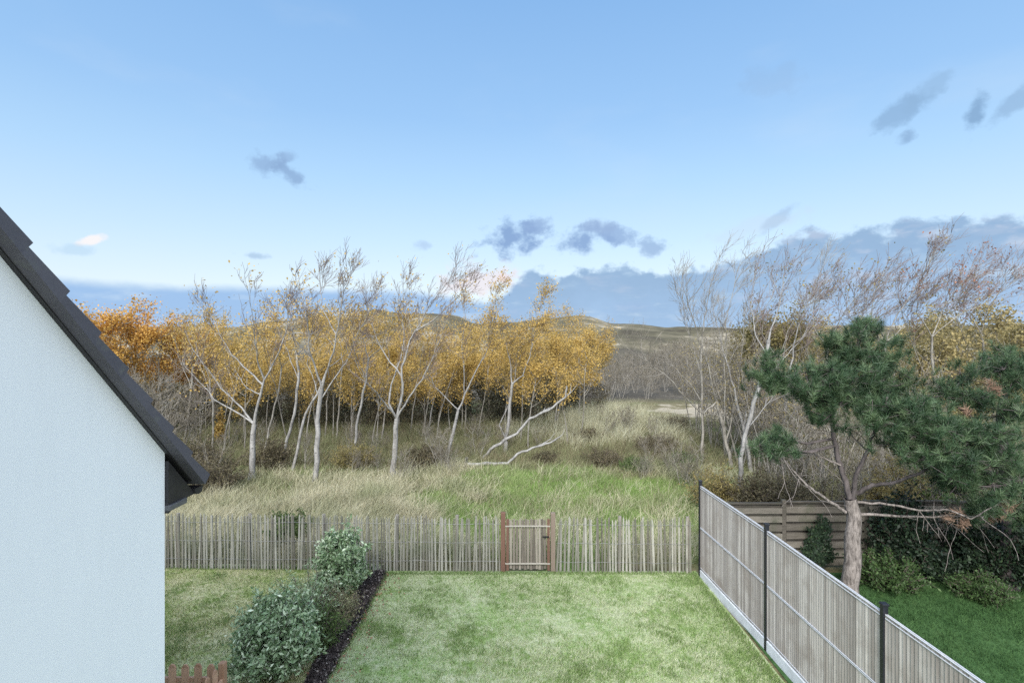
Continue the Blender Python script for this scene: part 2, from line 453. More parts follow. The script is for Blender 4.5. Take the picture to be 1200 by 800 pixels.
us = axis_pts([(-3.6, -1.6, .2), (-1.6, -1.1, .06), (-1.1, 1.1, .0125), (1.1, 1.6, .06), (1.6, 3.6, .2)])
V = []; 
for y in ys:
    hw = max(y, 14.0)
    for u in us:
        x = u*hw; V.append((x, y, h(x, y)))
nu = len(us); Q = [(j*nu+i, j*nu+i+1, (j+1)*nu+i+1, (j+1)*nu+i) for j in range(len(ys)-1) for i in range(nu-1)]
GM, t, b = newmat('dune_ground')
g = t.nodes.new('ShaderNodeNewGeometry'); pos = g.outputs['Position']
sp = t.nodes.new('ShaderNodeSeparateXYZ'); t.links.new(pos, sp.inputs[0]); gx, gy, gz = sp.outputs
nA = tnoise(t, .5, 6, .6, pos); nB = tnoise(t, 3.0, 5, .6, pos); nC = tnoise(t, .07, 5, .6, pos)
c = ramp(t, [(.3, (.085, .075, .04)), (.5, (.15, .13, .07)), (.7, (.22, .195, .115))], nB)
c = tmix(t, tmath(t, 'MULTIPLY', tmath(t, 'SUBTRACT', nA, .48), 6, True), c, (.1, .115, .045))
def blob(x0, y0, rx, ry, soft=.5, nz=.7):
    ux = tmath(t, 'DIVIDE', tmath(t, 'SUBTRACT', gx, x0), rx); uy = tmath(t, 'DIVIDE', tmath(t, 'SUBTRACT', gy, y0), ry)
    d = tmath(t, 'ADD', tmath(t, 'MULTIPLY', ux, ux), tmath(t, 'MULTIPLY', uy, uy))
    v = tmath(t, 'ADD', tmath(t, 'SUBTRACT', 1.0, d), tmath(t, 'MULTIPLY', tmath(t, 'SUBTRACT', nA, .5), nz*3))
    return tmath(t, 'MULTIPLY', v, 1/soft, True)
c = tmix(t, blob(2.2, 15.5, 5.5, 4.2), c, ramp(t, [(.3, (.09, .15, .03)), (.7, (.17, .26, .06))], nB))
c = tmix(t, tmath(t, 'SUBTRACT', blob(14.0, 36.8, 4.4, 4.6, .5, 1.3), tmath(t, 'MULTIPLY', nB, .5), True), c, ramp(t, [(.3, (.34, .29, .215)), (.7, (.5, .43, .34))], nB))
# dunes: scrub with bare sand
scrub = ramp(t, [(.35, (.06, .052, .042)), (.6, (.11, .098, .078))], nB)
c = tmix(t, tmath(t, 'DIVIDE', tmath(t, 'SUBTRACT', gy, 41), 4, True), c, scrub)
far = tmath(t, 'DIVIDE', tmath(t, 'SUBTRACT', tmath(t, 'ADD', gy, tmath(t, 'MULTIPLY', nC, 60)), 108), 22, True)
dune = ramp(t, [(.38, (.06, .052, .038)), (.47, (.10, .09, .058)), (.56, (.16, .14, .095)), (.62, (.33, .29, .22))], tmath(t, 'ADD', tmath(t, 'MULTIPLY', nC, .75), tmath(t, 'MULTIPLY', tnoise(t, .4, 5, .65, pos), .28)))
c = tmix(t, far, c, dune)
t.links.new(c, b.inputs['Base Color']); b.inputs['Roughness'].default_value = 1; b.inputs['Specular IOR Level'].default_value = .1
bump(t, b, nB, .8, .12)
o = arrmesh('ground', V, Q, GM, smooth=True); tag(o, 'rough dune ground rising to scrub covered dunes on the horizon', None, kind='structure')

# lawns
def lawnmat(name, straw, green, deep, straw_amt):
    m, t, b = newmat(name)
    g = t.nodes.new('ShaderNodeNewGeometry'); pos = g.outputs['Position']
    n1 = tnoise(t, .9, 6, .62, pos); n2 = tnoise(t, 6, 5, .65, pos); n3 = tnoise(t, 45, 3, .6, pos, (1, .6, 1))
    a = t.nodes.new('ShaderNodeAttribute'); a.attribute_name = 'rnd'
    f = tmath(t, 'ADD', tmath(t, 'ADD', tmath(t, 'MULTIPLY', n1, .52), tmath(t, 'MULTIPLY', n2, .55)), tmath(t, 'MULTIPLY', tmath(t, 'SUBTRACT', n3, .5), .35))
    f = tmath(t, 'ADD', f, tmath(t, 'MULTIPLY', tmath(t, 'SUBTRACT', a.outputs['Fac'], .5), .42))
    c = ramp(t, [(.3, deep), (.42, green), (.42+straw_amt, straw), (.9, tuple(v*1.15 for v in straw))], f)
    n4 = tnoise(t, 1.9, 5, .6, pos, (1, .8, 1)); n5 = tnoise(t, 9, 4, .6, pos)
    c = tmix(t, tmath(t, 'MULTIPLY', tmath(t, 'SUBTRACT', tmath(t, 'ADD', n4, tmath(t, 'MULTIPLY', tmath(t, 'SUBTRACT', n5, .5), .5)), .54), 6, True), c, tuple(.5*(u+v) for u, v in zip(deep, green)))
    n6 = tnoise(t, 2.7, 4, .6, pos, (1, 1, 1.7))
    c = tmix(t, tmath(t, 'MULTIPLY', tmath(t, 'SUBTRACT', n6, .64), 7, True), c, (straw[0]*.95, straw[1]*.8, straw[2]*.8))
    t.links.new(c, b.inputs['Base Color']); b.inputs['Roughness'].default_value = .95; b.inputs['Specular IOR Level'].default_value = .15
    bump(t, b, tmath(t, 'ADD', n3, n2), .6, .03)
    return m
LAWN = lawnmat('pale_lawn', (.415, .445, .285), (.25, .345, .128), (.12, .205, .045), .19)
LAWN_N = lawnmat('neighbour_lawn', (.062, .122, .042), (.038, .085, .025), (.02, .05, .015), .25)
LAWN_L = lawnmat('left_lawn', (.43, .42, .25), (.25, .31, .10), (.1, .17, .035), .17)
def lawn(name, x0, x1, y0, y1, z, mat, label):
    nx, ny = int((x1-x0)/.25)+1, int((y1-y0)/.25)+1
    V = []; rng = random.Random(name)
    for j in range(ny+1):
        for i in range(nx+1):
            x = x0+(x1-x0)*i/nx; y = y0+(y1-y0)*j/ny
            V.append((x, y, z+.02*(mnoise.noise((x*.8, y*.8, 0))+.5)))
    Q = [(j*(nx+1)+i, j*(nx+1)+i+1, (j+1)*(nx+1)+i+1, (j+1)*(nx+1)+i) for j in range(ny) for i in range(nx)]
    o = arrmesh(name, V, Q, mat, smooth=True, rnd=np.full(len(Q), .5)); tag(o, label, None, kind='structure'); return o
lawn('lawn', -2.85, 3.97, -1, 11.4, .012, LAWN, 'pale worn lawn with moss between bed and slat fence')
lawn('lawn', -14, -2.851, -1, 11.75, .012, LAWN_L, 'yellowish lawn left of the planting bed')
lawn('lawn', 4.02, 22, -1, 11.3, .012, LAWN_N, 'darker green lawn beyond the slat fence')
def bed_l(y): return -3.0+.10*mnoise.noise((y*.9, 1, 0))+.05*mnoise.noise((y*3, 5, 0))
def bed_r(y): return -2.68+.07*mnoise.noise((y*.8, 9, 0))+.04*mnoise.noise((y*3.3, 7, 0))
MB_ = MB(); V = []; n = 120
for i in range(n+1):
    y = -1+12.4*i/n; a_, b_ = bed_l(y), bed_r(y)
    V += [(a_, y, .02), ((a_+b_)/2, y, .07), (b_, y, .02)]
SOIL = plainmat('dark_soil', (.045, .036, .032), 1, 0, 12, .5, .8)
MB_.add(V, [(3*i+k, 3*i+k+1, 3*i+k+4, 3*i+k+3) for i in range(n) for k in (0, 1)]); tag(MB_.build('planting_bed', SOIL, smooth=True), 'narrow dark soil planting bed beside the lawn', None, kind='structure')

def blades(C, H, W, nrng, lean=.35, wind=(0, 0), seg=2, mat=None, name='grass', label='', rnd=None, extra=None):
    """curved grass blades rooted at C, heights H"""
    n = len(C); C = np.asarray(C, np.float32)
    th = nrng.uniform(0, 2*np.pi, n)
    dirs = np.stack([np.cos(th), np.sin(th)], 1)*(nrng.random(n)*lean)[:, None]+np.array(wind)
    if extra is not None: dirs = dirs+extra
    sdv = np.stack([-np.sin(th+1.2), np.cos(th+1.2)], 1)
    rows = []
    for i in range(seg+1):
        f = i/seg
        off = dirs*(f**1.8)[None] if False else dirs*(f**1.8)
        p = np.concatenate([C[:, :2]+off*H[:, None], (C[:, 2]+H*f*(1-.25*f*np.linalg.norm(dirs, axis=1)))[:, None]], 1)
        wd = W*(1-f*.85)
        e = np.concatenate([sdv*wd[:, None]*.5, np.zeros((n, 1))], 1)
        rows += [p-e, p+e]
    V = np.stack(rows, 1).reshape(-1, 3); k = 2*(seg+1)
    Q = []
    base = np.arange(n)*k
    for i in range(seg): Q.append(np.stack([base+2*i, base+2*i+1, base+2*i+3, base+2*i+2], 1))
    Q = np.concatenate(Q, 0)
    if rnd is None: rnd = nrng.random(n)
    o = arrmesh(name, V, Q, mat, rnd=np.tile(rnd, seg))
    tag(o, label, name.replace('_', ' '), kind='stuff'); return o
def lawn_blades(x0, x1, y0, y1, n, mat, label, seed, hgt=.03):
    nrng = np.random.default_rng(seed)
    y = y0+(y1-y0)*nrng.random(n); x = x0+(x1-x0)*nrng.random(n)
    C = np.stack([x, y, np.full(n, .012)], 1)
    blades(C, nrng.uniform(.6, 1.6, n)*hgt, np.full(n, .013), nrng, 1.3, seg=1, mat=mat, name='grass', label=label)
lawn_blades(-2.74, 3.9, 6.6, 11.3, 110000, LAWN, 'short worn grass of the middle lawn', 1, .045)
lawn_blades(-9, -3.0, 6.6, 11.6, 80000, LAWN_L, 'short yellowish grass left of the planting bed', 2, .045)
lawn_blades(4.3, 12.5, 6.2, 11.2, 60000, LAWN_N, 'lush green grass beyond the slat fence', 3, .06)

# ---- rough grasses beyond the paling fence
def scatter(n, x0, x1, y0, y1, nrng, dens, clump=0):
    """n points by rejection against a density function"""
    out = []
    while len(out) < n:
        x = nrng.uniform(x0, x1); y = nrng.uniform(y0, y1)
        if nrng.random() < dens(x, y): out.append((x, y))
    return out
def field(name, label, n, ext, mat, hgt, wdt, seed, dens, clump=6, cr=.16, lean=.6, wind=(.1, 0)):
    """tussocks: each is a fountain of blades leaning outwards from its middle"""
    nrng = np.random.default_rng(seed)
    c = scatter(n//clump, *ext, nrng, dens)
    C = []; Hh = []; Dd = []; Rn = []
    for x, y in c:
        hh = hgt*nrng.uniform(.45, 1.3)*(.6+.9*nz(x, y, .9, seed)); r0 = nrng.random()
        for k in range(clump):
            ox, oy = nrng.normal()*cr, nrng.normal()*cr
            C.append((x+ox, y+oy, h(x+ox, y+oy)-.02)); Hh.append(hh*nrng.uniform(.5, 1.1))
            Dd.append((ox/cr*.32*lean, oy/cr*.32*lean)); Rn.append(min(1, max(0, .6*r0+.4*nrng.random())))
    blades(np.array(C), np.array(Hh), np.full(len(C), wdt), nrng, lean, wind, 2, mat, name, label, rnd=np.array(Rn), extra=np.array(Dd))
def nz(x, y, s, o=0): return .5+.5*mnoise.noise((x*s, y*s, o))
def ell(x, y, x0, y0, rx, ry): return 1-((x-x0)/rx)**2-((y-y0)/ry)**2
GREENZ = lambda x, y: ell(x, y, 2.4, 15.3, 5.6, 3.9)+(nz(x, y, .5, 2)-.5)*2.6
TUFT = leafmat('lawn_tuft', [(0, (.10, .165, .045)), (.6, (.18, .275, .085)), (1, (.31, .38, .17))], .2, .8)
def tufts(label, n, ext, hg, seed, edge):  # edge: denser dark tufts, partly painting the shadow at fence bases
    nrng = np.random.default_rng(seed); pts = []
    while len(pts) < n:
        x = nrng.uniform(ext[0], ext[1]); y = nrng.uniform(ext[2], ext[3])
        if nrng.random() < max(0, (nz(x, y, 1.7, seed)-.52)*3)*max(0, (nz(x, y, 7, 3)-.3)*1.6)+edge(x, y): pts.append((x, y, .02))
    C = np.array(pts); blades(C, nrng.uniform(.6, 1.5, n)*hg, np.full(n, .012), nrng, 1.0, (0, 0), 1, TUFT, 'grass', label)
tufts('darker tufts of moss and grass in the middle lawn and along its edges', 26000, (-2.7, 3.92, 6.6, 11.32), .05, 3, lambda x, y: .5 if x > 3.78 or y > 11.2 or x < bed_r(y)+.05 else max(0, x-2.6)*.12)
tufts('darker tufts in the left lawn', 9000, (-8, -3, 6.6, 11.6), .05, 4, lambda x, y: .4 if y > 11.45 else 0)
field('undergrowth', 'brown tangle of weeds round the tree trunks', 30000, (-17, 9, 20.5, 30), GRASS_BROWN, .65, .017, 15,
      lambda x, y: nz(x, y, .9, 11)**2*1.8*(.15 if ell(x, y, 4.8, 30, 5.2, 7) > .2 else 1), 9, .16, .9)
MOUND = lambda x, y: max(0, ell(x, y, 4.8, 30, 5.2, 7)+(nz(x, y, .35, 6)-.5)*1.6)
field('dry_grass', 'pale straw coloured tussocks behind the paling fence', 60000, (-13, 8, 11.8, 19.5), GRASS_DRY, .55, .014, 11,
      lambda x, y: (.95 if GREENZ(x, y) < 0 and -8.5 < x < -.5 else .12 if GREENZ(x, y) > 0 else .4)*(nz(x, y, .6, 5)**2*2.4)*(1 if y < 16.5 else .35), 14, .14, .9)
field('green_grass', 'bright green rough grass behind the gate', 52000, (-9, 9, 11.8, 21), GRASS_GREEN, .26, .013, 12,
      lambda x, y: (.95 if GREENZ(x, y) > 0 else .16), 10, .12, 1.0)
field('marram_grass', 'pale upright marram grass on the sandy mound', 13000, (-1, 10.5, 22, 37), GRASS_PALE, .8, .018, 13,
      lambda x, y: MOUND(x, y)**.7*nz(x, y, .7, 3)**1.5, 14, .12, .7)
field('brown_weeds', 'brown green weeds under and around the trees', 80000, (-18, 16, 15, 34), GRASS_BROWN, .38, .017, 14,
      lambda x, y: (0 if x > 10 and y > 31 else 1)*nz(x, y, .8, 7)**1.5*1.4*(.6 if MOUND(x, y) > 0.3 else .3 if GREENZ(x, y) > .1 else 1)*(1 if y < 26 else .6), 10, .15, 1.1)

# ================================================================== HOUSE
WALLM, t, b = newmat('white_render')
n = tnoise(t, 120, 4, .6); n2_ = tnoise(t, .8, 4, .6, None, (1, 1, .4))
n3_ = tnoise(t, 3, 6, .7, None, (3, 3, .5))
t.links.new(tmix(t, tmath(t, 'MULTIPLY', tmath(t, 'SUBTRACT', n3_, .5), 1.2, True), ramp(t, [(.3, (.82, .83, .84)), (.7, (.87, .875, .88))], n2_), (.76, .77, .775)), b.inputs['Base Color']); b.inputs['Roughness'].default_value = .95
bump(t, b, n, .06, .003)
TILE, t, b = newmat('dark_tile')
a = t.nodes.new('ShaderNodeAttribute'); a.attribute_name = 'rnd'
n = tnoise(t, 30, 5, .7); n2_ = tnoise(t, 5, 5, .7)
c = ramp(t, [(.2, (.065, .06, .072)), (.8, (.112, .104, .12))], tmath(t, 'ADD', tmath(t, 'MULTIPLY', n, .55), tmath(t, 'MULTIPLY', a.outputs['Fac'], .42)))
c = tmix(t, tmath(t, 'MULTIPLY', tmath(t, 'SUBTRACT', n2_, .6), 5, True), c, (.13, .13, .115))
t.links.new(c, b.inputs['Base Color']); b.inputs['Roughness'].default_value = .65
bump(t, b, n, .3, .006)
TRIM = plainmat('dark_cladding', (.022, .02, .022), .5, 0, 14, .25, .05)
GUT = plainmat('grey_gutter', (.10, .10, .105), .35, 0, 14, .15, .03)
house = tag(empty('house', (-3, 0, 0)), 'white rendered house gable with dark tiled roof', 'house')
HX = -3.0; Y1 = 4.57; RY = -1.2        # gable plane, far wall, ridge
def rz_(y, dz=0): return 8.736-y+dz if y > RY else 8.736-RY-(RY-y)+dz    # top of the tiles: 45 degree pitch
YB = 2*RY-Y1
def hp(x, y, z): return (x-HX, y, z)
mb = MB()                                # gable walls and long walls, 0.3 m thick shell as a closed prism
prof_w = [(YB, 0), (Y1, 0), (Y1, rz_(Y1, -.11)), (RY, rz_(RY, -.11)), (YB, rz_(YB, -.11))]
L_ = [hp(HX, y, z) for y, z in prof_w]; R_ = [hp(HX-8, y, z) for y, z in prof_w]
k = len(prof_w)
mb.add(L_+R_, [tuple(range(k)), tuple(range(2*k-1, k-1, -1))]+[(i, (i+1) % k, k+(i+1) % k, k+i) for i in range(k)])
mb.build('wall', WALLM, house)
# roof: stepped tile courses on both pitches, verge tiles at the gable
mb = MB()
s2 = math.sqrt(.5); CO = .375            # course length along the slope
def course(mb, x0, x1, sgn, i, th=.035, drop=.0, ln=None):
    """one course of tiles: a slab tilted a little more than the roof so each laps the next"""
    ln = ln or CO
    ye = 5.02                              # eave edge
    s_top = i*CO; s_bot = s_top-0.0
    def pt(s, off):                        # s up the slope from the eave, off = height above the roof plane
        y = ye-s*s2; z = rz_(ye)+s*s2
        y += off*s2; z += off*s2
        if sgn < 0: y = 2*RY-y
        return y, z
    a = pt(s_top, 0.012); b2 = pt(s_top+ln+(0 if th > .08 else .05), -.03); a_l = pt(s_top, -th); b_l = pt(s_top+ln+(0 if th > .08 else .05), -th if th > .08 else -.035-th)
    vs = [hp(x0, *a), hp(x1, *a), hp(x1, *b2), hp(x0, *b2), hp(x0, *a_l), hp(x1, *a_l), hp(x1, *b_l), hp(x0, *b_l)]
    mb.add(vs, [(0, 1, 2, 3), (7, 6, 5, 4), (0, 4, 5, 1), (1, 5, 6, 2), (2, 6, 7, 3), (3, 7, 4, 0)], random.random())
NC = int((5.02-RY)/s2/CO)+1
for sgn in (1, -1):
    for i in range(NC): course(mb, HX+.02, HX-8.1, sgn, i)
roof = mb.build('roof', TILE, house)
mb = MB()
for sgn in (1, -1):
    for i in range(NC): course(mb, HX+.13, HX-.10, sgn, i, .095)
mb.build('verge_tile', TILE, roof, 0)
mb = MB()                                # ridge
mb.beam(hp(HX+.14, RY, rz_(RY)+.0), hp(HX-8.1, RY, rz_(RY)+.0), .22, .14); mb.build('ridge_tile', TILE, roof, .03)
# dark strip painting the shadow gap under the verge, closed eave box, fascia and gutter
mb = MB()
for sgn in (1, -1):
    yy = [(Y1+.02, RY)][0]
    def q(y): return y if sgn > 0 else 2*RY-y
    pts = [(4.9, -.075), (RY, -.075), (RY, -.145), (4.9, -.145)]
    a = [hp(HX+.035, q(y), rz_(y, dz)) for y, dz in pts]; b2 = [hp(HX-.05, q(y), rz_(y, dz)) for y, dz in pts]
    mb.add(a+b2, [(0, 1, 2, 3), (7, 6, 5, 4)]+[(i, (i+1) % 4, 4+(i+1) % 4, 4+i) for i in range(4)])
mb.build('verge_shadow_strip', TRIM, house)
mb = MB()
prof_e = [(Y1+.004, 3.50), (4.80, 3.56), (4.96, rz_(4.96, -.215)), (Y1+.004, rz_(Y1, -.215))]
a = [hp(HX+.03, *p_) for p_ in prof_e]; b2 = [hp(HX-8, *p_) for p_ in prof_e]
mb.add(a+b2, [(0, 1, 2, 3), (7, 6, 5, 4)]+[(i, (i+1) % 4, 4+(i+1) % 4, 4+i) for i in range(4)])
mb.build('eave_box', TRIM, house)
mb = MB(); mb.beam(hp(HX+.05, Y1+.12, 3.545), hp(HX-8, Y1+.12, 3.545), .24, .05); mb.build('soffit_board', GUT, house, .008)
# half round gutter along the eave
mb = MB(); ns = 10
for (x0, x1) in ((HX+.05, HX-8.05),):
    ring = []
    for i in range(ns+1):
        a_ = math.pi+math.pi*i/ns
        ring.append((4.99+.065*math.cos(a_), 3.615+.065*math.sin(a_)))
    vs = [hp(x0, *p_) for p_ in ring]+[hp(x1, *p_) for p_ in ring]
    mb.add(vs, [(i, i+1, ns+2+i, ns+1+i) for i in range(ns)]); mb.add(vs[:ns+1], [tuple(range(ns+1))])
mb.build('gutter', TRIM, house)

# ================================================================== FENCES
PALE = woodmat('chestnut_paling', [(.25, (.105, .096, .078)), (.5, (.21, .20, .168)), (.8, (.355, .345, .30))], stain=(.15, .16, .115))
POSTW = woodmat('weathered_post', [(.25, (.2, .18, .15)), (.8, (.42, .39, .33))])
REDW = woodmat('red_brown_post', [(.25, (.10, .055, .04)), (.8, (.22, .125, .09))])
WIRE = plainmat('galvanised_wire', (.3, .3, .3), .4, .8, 30, .1, 0)
def backY(x): return 11.35-(x)*.021
def paling(x0, x1, name, label, group, posts, seed):
    rng = random.Random(seed)
    root = tag(empty(name, ((x0+x1)/2, backY((x0+x1)/2), 0)), label, 'fence', group)
    ox, oy = root.location.x, root.location.y
    mb = MB(); x = x0
    while x < x1:
        wd = rng.uniform(.028, .05); hh = 1.19+rng.uniform(-.05, .05); y = backY(x)
        tl = (rng.gauss(0, .018), rng.gauss(0, .012)); rr = rng.random()
        mb.box((x-ox, y-oy, .03+hh*.47), (wd, .018, hh*.94), rng.uniform(-.5, .5), rr, .86, tl)
        # pointed tip
        zt = .03+hh*.94; cx_, cy_ = x-ox+tl[0]*hh*.94, y-oy+tl[1]*hh*.94; w2 = wd*.43
        mb.add([(cx_-w2, cy_-.008, zt), (cx_+w2, cy_-.008, zt), (cx_+w2, cy_+.008, zt), (cx_-w2, cy_+.008, zt), (cx_+rng.uniform(-.4, .4)*wd, cy_, zt+.06)],
               [(0, 1, 4), (1, 2, 4), (2, 3, 4), (3, 0, 4)], rr)
        x += wd+rng.uniform(.018, .045)
    mb.build('paling', PALE, root)
    for pxp in posts:
        br = Branches(rng); y = backY(pxp)+.045
        br.limb([Vector((pxp-ox, y-oy, -.2)), Vector((pxp-ox+.01, y-oy, .6)), Vector((pxp-ox+.015, y-oy, 1.215)), Vector((pxp-ox+.015, y-oy, 1.22))], .042, .036)
        V, Q = tubes(br.big, 8); top_ = list(range(len(V)-8, len(V)))
        me_o = arrmesh('post', V, Q, POSTW, root)
        bm = bmesh.new(); bm.from_mesh(me_o.data); bm.verts.ensure_lookup_table(); bm.faces.new([bm.verts[i] for i in top_]); bm.to_mesh(me_o.data); bm.free()
    for z in (.25, .65, 1.05):
        br = Branches(rng); n = 24
        br.limb([Vector((x0-ox+(x1-x0)*i/n, backY(x0+(x1-x0)*i/n)-oy-.014, z+.01*math.sin(i*1.7))) for i in range(n+1)], .0035, .0035)
        V, Q = tubes(br.big, 4); arrmesh('wire', V, Q, WIRE, root)
    return root
paling(-9.2, -.25, 'paling_fence', 'long chestnut paling fence left of the garden gate', 'chestnut paling fences', (-8.6, -7.3, -5.72, -4.1, -2.5, -1.2), 21)
paling(.96, 3.86, 'paling_fence', 'short chestnut paling fence right of the garden gate', 'chestnut paling fences', (2.3, 3.74), 22)
# gate
REDW2 = woodmat('brown_post', [(.25, (.09, .068, .052)), (.8, (.21, .165, .13))])
BRPALE = woodmat('brown_paling', [(.25, (.10, .085, .07)), (.55, (.19, .165, .135)), (.85, (.30, .27, .225))])
gate = tag(empty('garden_gate', (.35, backY(.35), 0)), 'narrow wooden paling gate with reddish brown posts in the back fence', 'gate')
gx0, gx1 = -.56, .53
mb = MB(); mb.box((gx0+.02, .03, .62), (.10, .10, 1.36), 0, .4); mb.build('gate_post', REDW, gate, .012)
mb = MB(); mb.box((gx1-.0, .03, .62), (.10, .10, 1.34), 0, .9); mb.build('gate_post', REDW2, gate, .012)
mb = MB(); rng = random.Random(5); x = gx0+.12
while x < gx1-.08:
    mb.box((x, 0, .62), (.05, .018, 1.06+rng.uniform(-.03, .03)), rng.uniform(-.2, .2), rng.random(), .9, (rng.gauss(0, .008), 0)); x += rng.uniform(.054, .068)
mb.build('paling', BRPALE, gate)
for z in (.22, 1.02):
    mb = MB(); mb.box(((gx0+gx1)/2, -.035, z), (gx1-gx0-.13, .03, .028), 0, .6); mb.build('gate_rail', POSTW, gate, .006)
mb = MB(); mb.box((gx0+.115, -.03, .62), (.055, .03, 1.1), 0, .3); mb.box((gx1-.10, -.03, .62), (.055, .03, 1.1), 0, .3); mb.build('gate_stile', REDW, gate, .006)
mb = MB(); mb.box((gx1-.16, -.06, .8), (.14, .02, .03)); mb.build('latch', plainmat('dark_iron', (.03, .03, .03), .5, .6), gate, .004)

# slat fence on the right
POSTB = plainmat('black_powder_coat', (.012, .013, .018), .4, 0, 30, .2, .02)
SLAT = woodmat('grey_slat', [(.2, (.19, .168, .15)), (.55, (.345, .315, .285)), (.85, (.49, .455, .415))], grain=(45, 45, 3), stain=(.25, .215, .185))
CONC = plainmat('pale_concrete', (.62, .64, .66), .9, 0, 5, .12, .2)
RAIL = plainmat('pale_wire', (.5, .51, .53), .4, 0, 20, .1, 0)
posts = [Vector((3.95, 11.1, 0)), Vector((4.09, 8.5, 0)), Vector((4.17, 5.93, 0)), Vector((4.25, 3.36, 0)), Vector((4.33, .8, 0))]
sf = tag(empty('slat_fence', (4.1, 6, 0)), 'grey slat screen fence with black posts and pale concrete plinth', 'fence')
so_ = sf.location
for p in posts:
    mb = MB(); mb.box((p.x-so_.x, p.y-so_.y, 1.0), (.06, .06, 2.06), 0); po = mb.build('post', POSTB, sf, .008)
    mb = MB(); mb.box((p.x-so_.x, p.y-so_.y, 2.04), (.075, .075, .03), 0); mb.build('cap', POSTB, po, .008)
rng = random.Random(8)
for a, b2 in zip(posts, posts[1:]):
    d = (b2-a).normalized(); L = (b2-a).length; ang = math.atan2(d.y, d.x); nrm = Vector((d.y, -d.x, 0)); 
    if nrm.x > 0: nrm = -nrm
    mb = MB(); c = (a+b2)/2-so_; mb.box((c.x, c.y, .09), (L-.065, .045, .2), ang); mb.build('plinth_board', CONC, sf, .006)
    mb = MB(); s = .05
    while s < L-.05:
        p = a+d*s-so_; mb.box((p.x, p.y, 1.07), (.047, .008, 1.74+rng.uniform(-.012, .012)), ang+.24+rng.uniform(-.05, .05), rng.random()); s += .0525
    mb.build('slat_panel', SLAT, sf)
    br = Branches(rng); off = nrm*.012
    for z in (.24, 1.06, 1.08, 1.9, 1.94):
        p0, p1 = a+d*.04+off-so_, b2-d*.04+off-so_
        mb2 = None
        br.limb([Vector((p0.x, p0.y, z)), Vector((p1.x, p1.y, z))], .007, .007)
        if z > 1.85:
            p0, p1 = a+d*.04-off-so_, b2-d*.04-off-so_
            br.limb([Vector((p0.x, p0.y, z)), Vector((p1.x, p1.y, z))], .007, .007)
    V, Q = tubes(br.big, 6); arrmesh('rail', V, Q, RAIL, sf)

# weathered board fence at the end of the right hand garden
BOARD = woodmat('weathered_board', [(.2, (.03, .027, .023)), (.5, (.11, .097, .08)), (.85, (.22, .198, .165))], grain=(4, 50, 50), stain=(.07, .075, .05))
bf = tag(empty('board_fence', (8, 11.6, 0)), 'weathered brown horizontal lap board fence behind the pine', 'fence')
rng = random.Random(4); xs = [4.15, 5.95, 7.75, 9.55, 11.35, 13.15, 14.95]
for i, (xa, xb) in enumerate(zip(xs, xs[1:])):
    mb = MB(); z = .10; k = 0; dz_ = rng.uniform(-.03, .03)
    while z < 1.36:
        hh = rng.uniform(.125, .14)
        mb.box(((xa+xb)/2-8, -.034, z+hh/2+dz_), (xb-xa-.09, .016, hh), rng.uniform(-.004, .004), .35+rng.random()*.65)
        mb.box(((xa+xb)/2-8, .034, z+hh*.8+.06+dz_), (xb-xa-.092, .016, .12), 0, rng.random()*.25); z += hh+.055; k += 1  # recessed boards toned darker, painting the shade in the gaps
    mb.box(((xa+xb)/2-8, 0, z+.04+dz_), (xb-xa-.08, .07, .03), 0, .2)
    mb.build('board_panel', BOARD, bf)
for x in xs:
    mb = MB(); mb.box((x-8, 0, .74), (.085, .085, 1.52), 0, .3); mb.build('post', BOARD, bf, .008)

# small brown picket fence at lower left
PICK = woodmat('brown_picket', [(.25, (.27, .15, .09)), (.8, (.48, .3, .2))])
pf = tag(empty('picket_fence', (-3.75, 6.8, 0)), 'low orange brown picket fence beside the white house', 'fence')
rng = random.Random(3)
mb = MB()
def picket(mb, x, y, rz, top=.82):
    mb.box((x, y, top/2), (.09, .02, top), rz, rng.random(), 1)
    cs, sn = math.cos(rz), math.sin(rz)
    def q(a, b, z): return (x+a*cs-b*sn, y+a*sn+b*cs, z)
    e = .001
    mb.add([q(-.045, -.01, top+e), q(.045, -.01, top+e), q(.045, .01, top+e), q(-.045, .01, top+e), q(-.018, -.01, top+.04), q(.018, -.01, top+.04), q(.018, .01, top+.04), q(-.018, .01, top+.04)],
           [(0, 1, 5, 4), (1, 2, 6, 5), (2, 3, 7, 6), (3, 0, 4, 7), (4, 5, 6, 7)], rng.random())
x = -.12
while x > -2.2: picket(mb, x, 0, 0, .80+rng.uniform(-.01, .01)); x -= .165
y = -.12
while y > -2.2: picket(mb, 0, y, math.pi/2, .80+rng.uniform(-.01, .01)); y -= .165
mb.build('picket', PICK, pf)
for z in (.25, .62):
    mb = MB(); mb.box((-1.1, .03, z), (2.2, .035, .07), 0, .8); mb.build('rail', PICK, pf, .005)
    mb = MB(); mb.box((.03, -1.1, z), (.035, 2.2, .07), 0, .8); mb.build('rail', PICK, pf, .005)
mb = MB(); mb.box((.02, .02, .42), (.08, .08, .86), 0, .2); mb.build('post', PICK, pf, .01)

